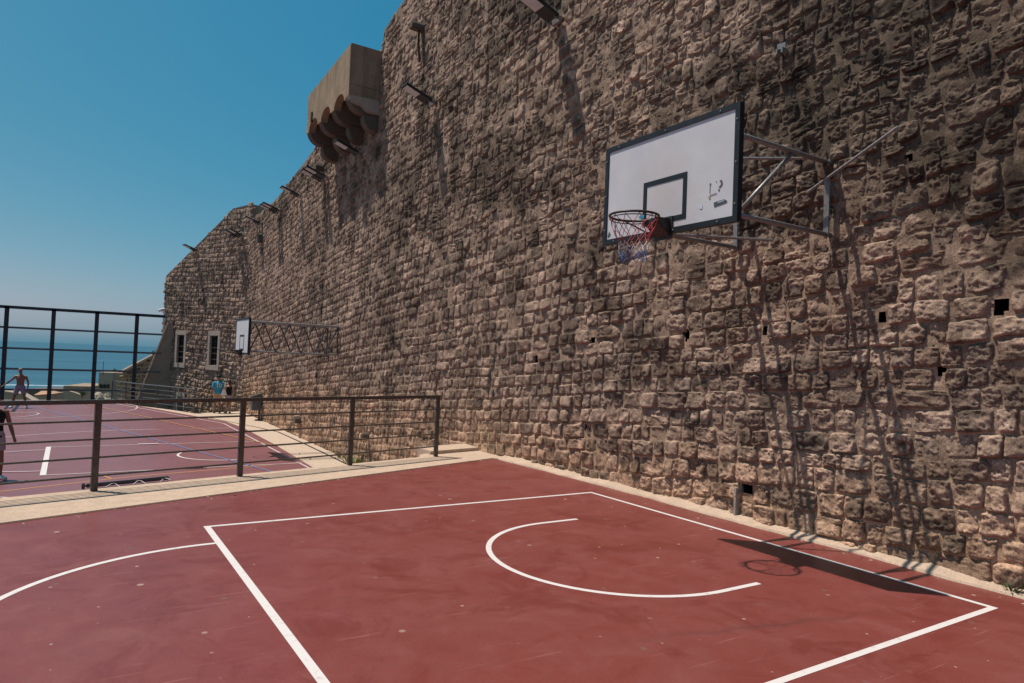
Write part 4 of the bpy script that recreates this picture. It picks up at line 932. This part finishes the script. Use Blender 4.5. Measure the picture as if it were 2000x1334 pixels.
for i in range(3):
    a = at_depth((197 + i * 7, 754), DT * 0.998); m = MB(); r = 0.19
    m.prism([(a[0] + r * 1.1 * math.cos(t), a[1] - .03, a[2] + r * 1.6 * math.sin(t)) for t in np.linspace(0, math.pi, 9)] + [(a[0] - r * 1.1, a[1] - .03, a[2] - .35), (a[0] + r * 1.1, a[1] - .03, a[2] - .35)], (0, .05, 0)); T.part(m, 'arch', 'hole_dark')
Tb, A, B = block('ruined_block', 'low flat topped stone block with a slanted parapet beyond the fence', 'building', (124, 753.5), (178, 755), 112, 10, 'plaster')
m = MB(); q = [at_depth(p, 108) for p in ((124, 800), (157, 800), (157, 771), (143, 766), (124, 761))]; m.prism(q, (.3, 1.0, 0)); Tb.part(m, 'parapet', 'rough_render')
m = MB(); q = [at_depth(p, 106) for p in ((163, 800), (186, 800), (186, 760), (163, 763))]; m.prism(q, (.3, 1.0, 0)); Tb.part(m, 'side_block', 'cut_stone')
Th, A, B = block('small_house', 'small house with a hipped terracotta roof beyond the fence', 'house', (68.5, 771), (104, 769), 118, 6, 'rough_render')
a0, a1 = at_depth((66, 771.5), 117.5), at_depth((106, 769), 117.5); apx = at_depth((84, 761.5), 120); apx2 = at_depth((98, 761.5), 120.5); e = np.array([1.0, 4.0, 0])
m = MB(); m.add([a0, a1, a1 + e, a0 + e, apx, apx2], [(0, 1, 5, 4), (1, 2, 5), (2, 3, 4, 5), (3, 0, 4), (0, 3, 2, 1)]); Th.part(m, 'roof', 'roof_tile')
Tw, A, B = block('terrace_wall', 'dark shaded terrace wall behind the small house', 'wall', (48, 761), (121, 760), 135, 8, 'corbel_stone')
Tr = Thing('stair_ramp', (-6, 80, -16), 'pale sloping stair wall below the fence behind the shirtless player', 'stairs')
m = MB(); q = [at_depth(p, 85) for p in ((6, 800), (66, 800), (64, 781), (40, 768), (8, 763))]; m.prism(q, (.5, 1.5, 0)); Tr.part(m, 'stair_wall', 'rough_render')
m = MB(); q = [at_depth(p, 84.7) for p in ((7, 763.5), (40, 768.5), (63, 781.5), (66, 783), (40, 771), (7, 766.5))]; m.prism(q, (.5, 1.8, 0)); Tr.part(m, 'stair_coping', 'cut_stone')
rk = Thing('rock_outcrop', (8, 100, -14), 'pale rocky outcrop at the foot of the watch tower', 'rock')
m = MB(); 
for i in range(9):
    q = at_depth((186 + random.uniform(0, 28), 772 + random.uniform(-6, 6)), 98 + random.uniform(-3, 3)); m.ball(tuple(q - np.array([0, 0, 0.6])), (random.uniform(.5, 1.0), random.uniform(.5, 1.0), random.uniform(.5, .9)), 9, 6)
m.v = [(x + .12 * float(vnoise(x * 3, y * 3, z * 3)), y, z + .15 * float(vnoise(x * 3 + 9, y * 3, z * 3))) for x, y, z in m.v]; rk.part(m, 'rock_mass', 'rough_render')
q = at_depth((201.5, 727), 104); pk = Thing('thin_pole', tuple(q), 'thin dark pole standing on the watch tower', 'pole'); q2 = at_depth((202, 707), 104); pk.part(MB().tube((q - np.array([0, 0, .4]), q2), 0.05, 6, 0.035), 'pole_shaft', 'steel_fence'); pk.part(MB().ball(tuple(q2), .07, 8, 6), 'finial', 'steel_fence')
def bush(p, dep, r, n, lb):
    c = at_depth(p, dep); T = Thing('bush', (float(c[0]), float(c[1]), float(c[2]) - r), lb, 'bush'); m = MB()
    for i in range(n):
        d = Vector((random.gauss(0, 1), random.gauss(0, 1), random.gauss(0, .8))).normalized() * r * random.uniform(.3, 1); q = Vector(c) + d; s = r * .18
        a = Vector((random.gauss(0, 1), random.gauss(0, 1), random.gauss(0, 1))).normalized() * s; b = Vector((random.gauss(0, 1), random.gauss(0, 1), random.gauss(0, 1))).normalized() * s
        m.add([q - a, q + b, q + a, q - b], [(0, 1, 2, 3)])
    T.part(m, 'crown', 'leaf', fix=False); T.part(MB().tube((Vector(c) - Vector((0, 0, r * 1.2)), c), .06, 6), 'stem', 'rusty_iron')
bush((223.5, 725), 110, 0.42, 260, 'dark green bush on top of the watch tower')
bush((303, 690), 44.5, 0.22, 160, 'small bush growing on the slanting coping')
bush((161, 768), 105.5, 0.45, 200, 'dark bush between the ruined blocks')

# ------------------------------------------------------------------ people
def remesh(mb, voxel, smooth=6):
    me = bpy.data.meshes.new('tmp'); me.from_pydata(mb.v, [], mb.f); bm = bmesh.new(); bm.from_mesh(me); bmesh.ops.recalc_face_normals(bm, faces=bm.faces); bm.to_mesh(me); bm.free()
    o = bpy.data.objects.new('tmp', me); col.objects.link(o)
    md = o.modifiers.new('r', 'REMESH'); md.mode = 'VOXEL'; md.voxel_size = voxel
    if smooth: sm = o.modifiers.new('s', 'SMOOTH'); sm.factor = 0.5; sm.iterations = smooth
    dg = bpy.context.evaluated_depsgraph_get(); ev = o.evaluated_get(dg); r = bpy.data.meshes.new_from_object(ev)
    bpy.data.objects.remove(o); r.polygons.foreach_set('use_smooth', [True] * len(r.polygons)); return r
def ell(c, rx, ry, n=14, yaw=0.0):
    return [(c[0] + rx * math.cos(t) * math.cos(yaw) - ry * math.sin(t) * math.sin(yaw), c[1] + rx * math.cos(t) * math.sin(yaw) + ry * math.sin(t) * math.cos(yaw), c[2]) for t in [2 * math.pi * i / n for i in range(n)]]
def torso_rings(levels): return [ell((cx, cy, z), rx, ry) for z, cx, cy, rx, ry in levels]
def hand(mb, wrist, direction, side):
    d = Vector(direction).normalized(); w_ = Vector(wrist); lat = Vector((0, 1, 0)); lat = (lat - d * lat.dot(d)).normalized(); out = d.cross(lat)
    mb.path([w_, w_ + d * 0.04, w_ + d * 0.085], [0.024, 0.034, 0.030], 8)
    for i, l in enumerate((0.068, 0.078, 0.072, 0.055)):
        b = w_ + d * 0.08 + lat * (0.027 - 0.018 * i); k = b + d * l * .55 + out * side * 0.008; mb.path([b, k, k + d * l * .42 + out * side * 0.022], [0.0095, 0.009, 0.0075], 6)
    b = w_ + d * 0.03 + lat * 0.028; mb.path([b, b + d * 0.03 + lat * 0.024, b + d * 0.062 + lat * 0.030], [0.012, 0.011, 0.009], 6)
def person(name, pos, rz, h, lb, J, skin, clothes, hair, voxel=0.016):
    """J: joints in a 1.80 m frame (x right, y forward, z up)"""
    k = h / 1.80; T = thing(name, pos, lb, 'person'); T.rotation_euler = (0, 0, rz)
    sc_ = lambda p: tuple(c * k for c in p)
    g = J
    b = MB(); sl_ = g.get('slim', 1.0)
    lv = [(0.88, 0, 0, .150, .105), (0.95, 0, 0, .165, .115), (1.03, 0, 0, .150, .105), (1.13, 0, .005, .140 * sl_, .095), (1.24, 0, .005, .158 * sl_, .108), (1.34, 0, 0, .178 * sl_, .112), (1.42, 0, -.01, .175 * sl_, .095), (1.475, 0, -.01, .10, .07), (1.50, 0, -.005, .065, .06)]
    b.rings(torso_rings(lv))
    b.path([(0, -.01, 1.44), (0, 0, 1.52), (0, .012, 1.60)], [.062, .056, .058], 10)
    hd = Vector(g.get('head', (0, .02, 1.685))); yaw = g.get('look', 0.0)
    b.ball(tuple(hd), (.075, .092, .112), 14, 10); b.ball((hd.x, hd.y + .022, hd.z - .06), (.055, .068, .055), 12, 8)
    b.path([(hd.x, hd.y + .088, hd.z + .02), (hd.x, hd.y + .112, hd.z - .018), (hd.x, hd.y + .088, hd.z - .028)], [.010, .016, .012], 8)
    for s in (-1, 1): b.ball((hd.x + s * .077, hd.y - .005, hd.z - .005), (.012, .024, .034), 8, 6)
    for sd in 'LR':
        s = -1 if sd == 'L' else 1
        sh, el, wr = [Vector(g[n + sd]) for n in ('sh', 'el', 'wr')]
        b.path([(s * .10, -.005, 1.425), sh, sh.lerp(el, .35), el, el.lerp(wr, .3), wr], [.060, .062, .050, .040, .041, .027], 10)
        hand(b, wr, wr - el, s)
        hp, kn, an, to = [Vector(g[n + sd]) for n in ('hp', 'kn', 'an', 'to')]
        b.path([hp + Vector((0, 0, .04)), hp.lerp(kn, .25), hp.lerp(kn, .7), kn, kn.lerp(an, .3), kn.lerp(an, .75), an], [.088, .086, .066, .055, .058, .040, .036], 12)
        b.path([an + (an - to).normalized() * .05 + Vector((0, 0, -.045)), an + Vector((0, 0, -.04)), to], [.030, .040, .026], 8)
    b.v = [sc_(q) for q in b.v]; me = remesh(b, voxel); me.materials.append(MATS[skin]); body = bpy.data.objects.new('body', me); col.objects.link(body); body.parent = T
    def cl(nm, mb, mat, parent=body, vx=voxel, sm=4):
        mb.v = [sc_(q) for q in mb.v]; m2 = remesh(mb, vx, sm); m2.materials.append(MATS[mat]); o = bpy.data.objects.new(nm, m2); col.objects.link(o); o.parent = T; return o
    for s in (-1, 1):
        e = MB().ball((hd.x + s * .030, hd.y + .086, hd.z + .012), (.011, .008, .008), 8, 6); e.v = [sc_(q) for q in e.v]; o = e.obj('eye', 'eye', T)
    e = MB().ball((hd.x, hd.y + .086, hd.z - .058), (.024, .010, .008), 8, 6); e.v = [sc_(q) for q in e.v]; e.obj('mouth', 'lips', T)
    m = MB()                                   # hair or cap
    m.ball((hd.x, hd.y - .012, hd.z + .035), (.086, .098, .092), 14, 10)
    if hair[1] == 'bun': m.ball((hd.x, hd.y - .085, hd.z + .07), .055, 10, 8); m.path([(hd.x, hd.y - .075, hd.z), (hd.x + .01, hd.y - .10, hd.z - .10), (hd.x + .02, hd.y - .10, hd.z - .20)], [.07, .06, .035], 8)
    if hair[1] == 'cap': m.path([(hd.x, hd.y + .07, hd.z + .055), (hd.x, hd.y + .15, hd.z + .045)], [.06, .035], 8)
    cl('hair' if hair[1] != 'cap' else 'cap', m, hair[0], vx=.012, sm=3)
    for c_ in clothes:
        m = MB(); kind, mat = c_[0], c_[1]
        if kind in ('shirt', 'tank'):
            ex = .024 if kind == 'shirt' else .014; bot = c_[2] if len(c_) > 2 else .90
            m.rings(torso_rings([(bot, 0, 0, .172 + ex, .122 + ex)] + [(z, cx, cy, rx + ex, ry + ex) for z, cx, cy, rx, ry in lv if bot + .05 < z < 1.46]))
            if kind == 'shirt': m.path([(0, -.01, 1.44), (0, -.01, 1.505)], [.095, .072], 12)
            for sd in 'LR':
                s = -1 if sd == 'L' else 1; sh, el = Vector(g['sh' + sd]), Vector(g['el' + sd])
                if kind == 'shirt': m.path([(s * .09, -.005, 1.415), sh, sh.lerp(el, .45), sh.lerp(el, .82)], [.078, .082, .078, .076], 12)
                else: m.path([(s * .06, -.005, 1.40), (s * .12, -.005, 1.44)], [.085, .062], 10)
            cl('shirt', m, mat)
        if kind == 'shorts':
            m.rings(torso_rings([(.86, 0, 0, .168, .125), (.95, 0, 0, .182, .132), (1.04, 0, 0, .166, .120)]))
            ln = c_[2] if len(c_) > 2 else .8
            for sd in 'LR':
                hp, kn = Vector(g['hp' + sd]), Vector(g['kn' + sd]); m.path([hp + Vector((0, 0, .05)), hp.lerp(kn, .3), hp.lerp(kn, ln)], [.100, .108, .098], 12)
            cl('shorts', m, mat)
        if kind == 'shoes':
            for sd in 'LR':
                an, to = Vector(g['an' + sd]), Vector(g['to' + sd]); f = MB()
                f.path([an + (an - to).normalized() * .062 + Vector((0, 0, -.042)), an + Vector((0, 0, -.035)), to + (to - an).normalized() * .02 + Vector((0, 0, .004))], [.040, .050, .036], 10)
                cl('shoe', f, mat, vx=.012, sm=2)
        if kind == 'number':
            cu = bpy.data.curves.new('number', 'FONT'); cu.body = '10'; cu.size = .27; cu.align_x = 'CENTER'; cu.extrude = .003; o = bpy.data.objects.new('tmpnum', cu); col.objects.link(o)
            m2 = bpy.data.meshes.new_from_object(o.evaluated_get(bpy.context.evaluated_depsgraph_get())); bpy.data.objects.remove(o); m2.materials.append(MATS['cloth_white'])
            o = bpy.data.objects.new('jersey_number', m2); col.objects.link(o); o.parent = T; o.rotation_euler = (R(90), 0, 0); o.location = (-.015 * k, -.142 * k, 1.215 * k)
    return T
def stand(**k):
    J = dict(shL=(-.195, -.01, 1.42), elL=(-.255, -.03, 1.13), wrL=(-.275, .05, .87), shR=(.195, -.01, 1.42), elR=(.255, -.03, 1.13), wrR=(.275, .05, .87),
             hpL=(-.092, 0, .92), knL=(-.10, .02, .50), anL=(-.105, -.01, .085), toL=(-.125, .17, .035), hpR=(.092, 0, .92), knR=(.10, .02, .50), anR=(.105, -.01, .085), toR=(.125, .17, .035)); J.update(k); return J
pa = on_z((424, 806.5), ZL)
person('person', (float(pa[0]), float(pa[1]), ZL - 0.012), R(4), 1.80, 'person in blue number ten jersey and tan shorts standing at the end of the path', stand(wrL=(-.30, .04, .86), elR=(.25, .06, 1.14), wrR=(.22, .20, .95), anL=(-.12, -.01, .085), knL=(-.11, .02, .5)), 'skin_tan',
       [('shorts', 'cloth_tan', .78), ('shirt', 'cloth_jersey'), ('number', ''), ('shoes', 'shoe_black')], ('hair_dark', 'short'))
pb = on_z((445, 806.5), ZL)
person('person', (float(pb[0]), float(pb[1]), ZL - 0.012), R(10), 1.58, 'person in black top and pale grey shorts standing beside the blue jersey', stand(slim=.86, elL=(-.26, .0, 1.14), wrL=(-.10, .18, 1.08), elR=(.26, -.02, 1.13), wrR=(.26, .10, .9)), 'skin_fair',
       [('shorts', 'cloth_grey', .62), ('tank', 'cloth_black', .96), ('shoes', 'shoe_black')], ('hair_brown', 'bun'))
bg_ = Thing('cloth_bag', (float(pa[0]) + .17, float(pa[1]) - .20, ZL + .8), 'white cloth bag hanging at the back of the blue jersey', 'bag')
m = MB(); bx_, by_ = float(pa[0]) + .20, float(pa[1]) - .17
rg_ = [ell((bx_ + .02, by_, z), rx, .045, 12) for z, rx in ((ZL + .84, .12), (ZL + .88, .135), (ZL + .98, .11), (ZL + 1.08, .07), (ZL + 1.16, .03))]
m.rings(rg_); bg_.part(m, 'bag_body', 'cloth_white', smooth=True); bg_.part(MB().path([(bx_, by_, ZL + 1.18), (bx_ + .06, by_ + .02, ZL + 1.30), (bx_ + .08, by_ + .10, ZL + 1.45)], .015, 6), 'strap', 'cloth_white')
pc = on_z((37, 797), ZL)
person('person', (float(pc[0]), float(pc[1]), ZL), R(172), 1.80, 'shirtless person in lilac shorts with arms held out before the tall fence',
       stand(shL=(-.20, 0, 1.40), elL=(-.30, .02, 1.13), wrL=(-.30, .10, .88), shR=(.20, 0, 1.40), elR=(.40, .05, 1.18), wrR=(.60, .12, 1.00), knL=(-.19, .05, .49), anL=(-.27, .0, .085), toL=(-.34, .16, .035), knR=(.19, .05, .49), anR=(.27, 0, .085), toR=(.34, .16, .035), head=(.02, .05, 1.68)), 'skin_dark',
       [('shorts', 'cloth_lilac', .72), ('shoes', 'shoe_white')], ('cap_grey', 'short'))
pd = on_z((-17, 938), ZL)
person('person', (float(pd[0]), float(pd[1]), ZL), R(200), 1.84, 'person in black sleeveless top and grey shorts standing on the lower court',
       stand(elL=(-.28, .0, 1.13), wrL=(-.33, .10, .87), anL=(-.15, -.01, .085), toL=(-.20, .16, .035), knL=(-.13, .03, .5)), 'skin_dark',
       [('shorts', 'cloth_grey', .72), ('tank', 'cloth_black'), ('shoes', 'shoe_white')], ('hair_dark', 'short'), voxel=0.012)

# grit and leaf bits gathered along the kerb and the foot of the wall
m = MB()
for i in range(150):
    if i % 2: y = random.uniform(2.2, 9.8); x = 6.62 - abs(random.gauss(0, .10)); z = 0.0
    else: x = random.uniform(-1, 6.3); y = kerb_front(x) - abs(random.gauss(0, .12)); z = 0.0
    r = random.uniform(.003, .009); a = random.uniform(0, 6.28)
    m.add([(x + r * 2 * math.cos(a), y + r * 2 * math.sin(a), z + .001), (x - r * math.sin(a), y + r * math.cos(a), z + r * .8), (x - r * 2 * math.cos(a), y - r * 2 * math.sin(a), z + .001), (x + r * math.sin(a), y - r * math.cos(a), z + .001)], [(0, 1, 2, 3), (0, 3, 1), (1, 3, 2)])
tag(m.obj('grit', 'cut_stone'), 'scattered pale grit along the edges of the upper court', 'grit', kind='stuff')
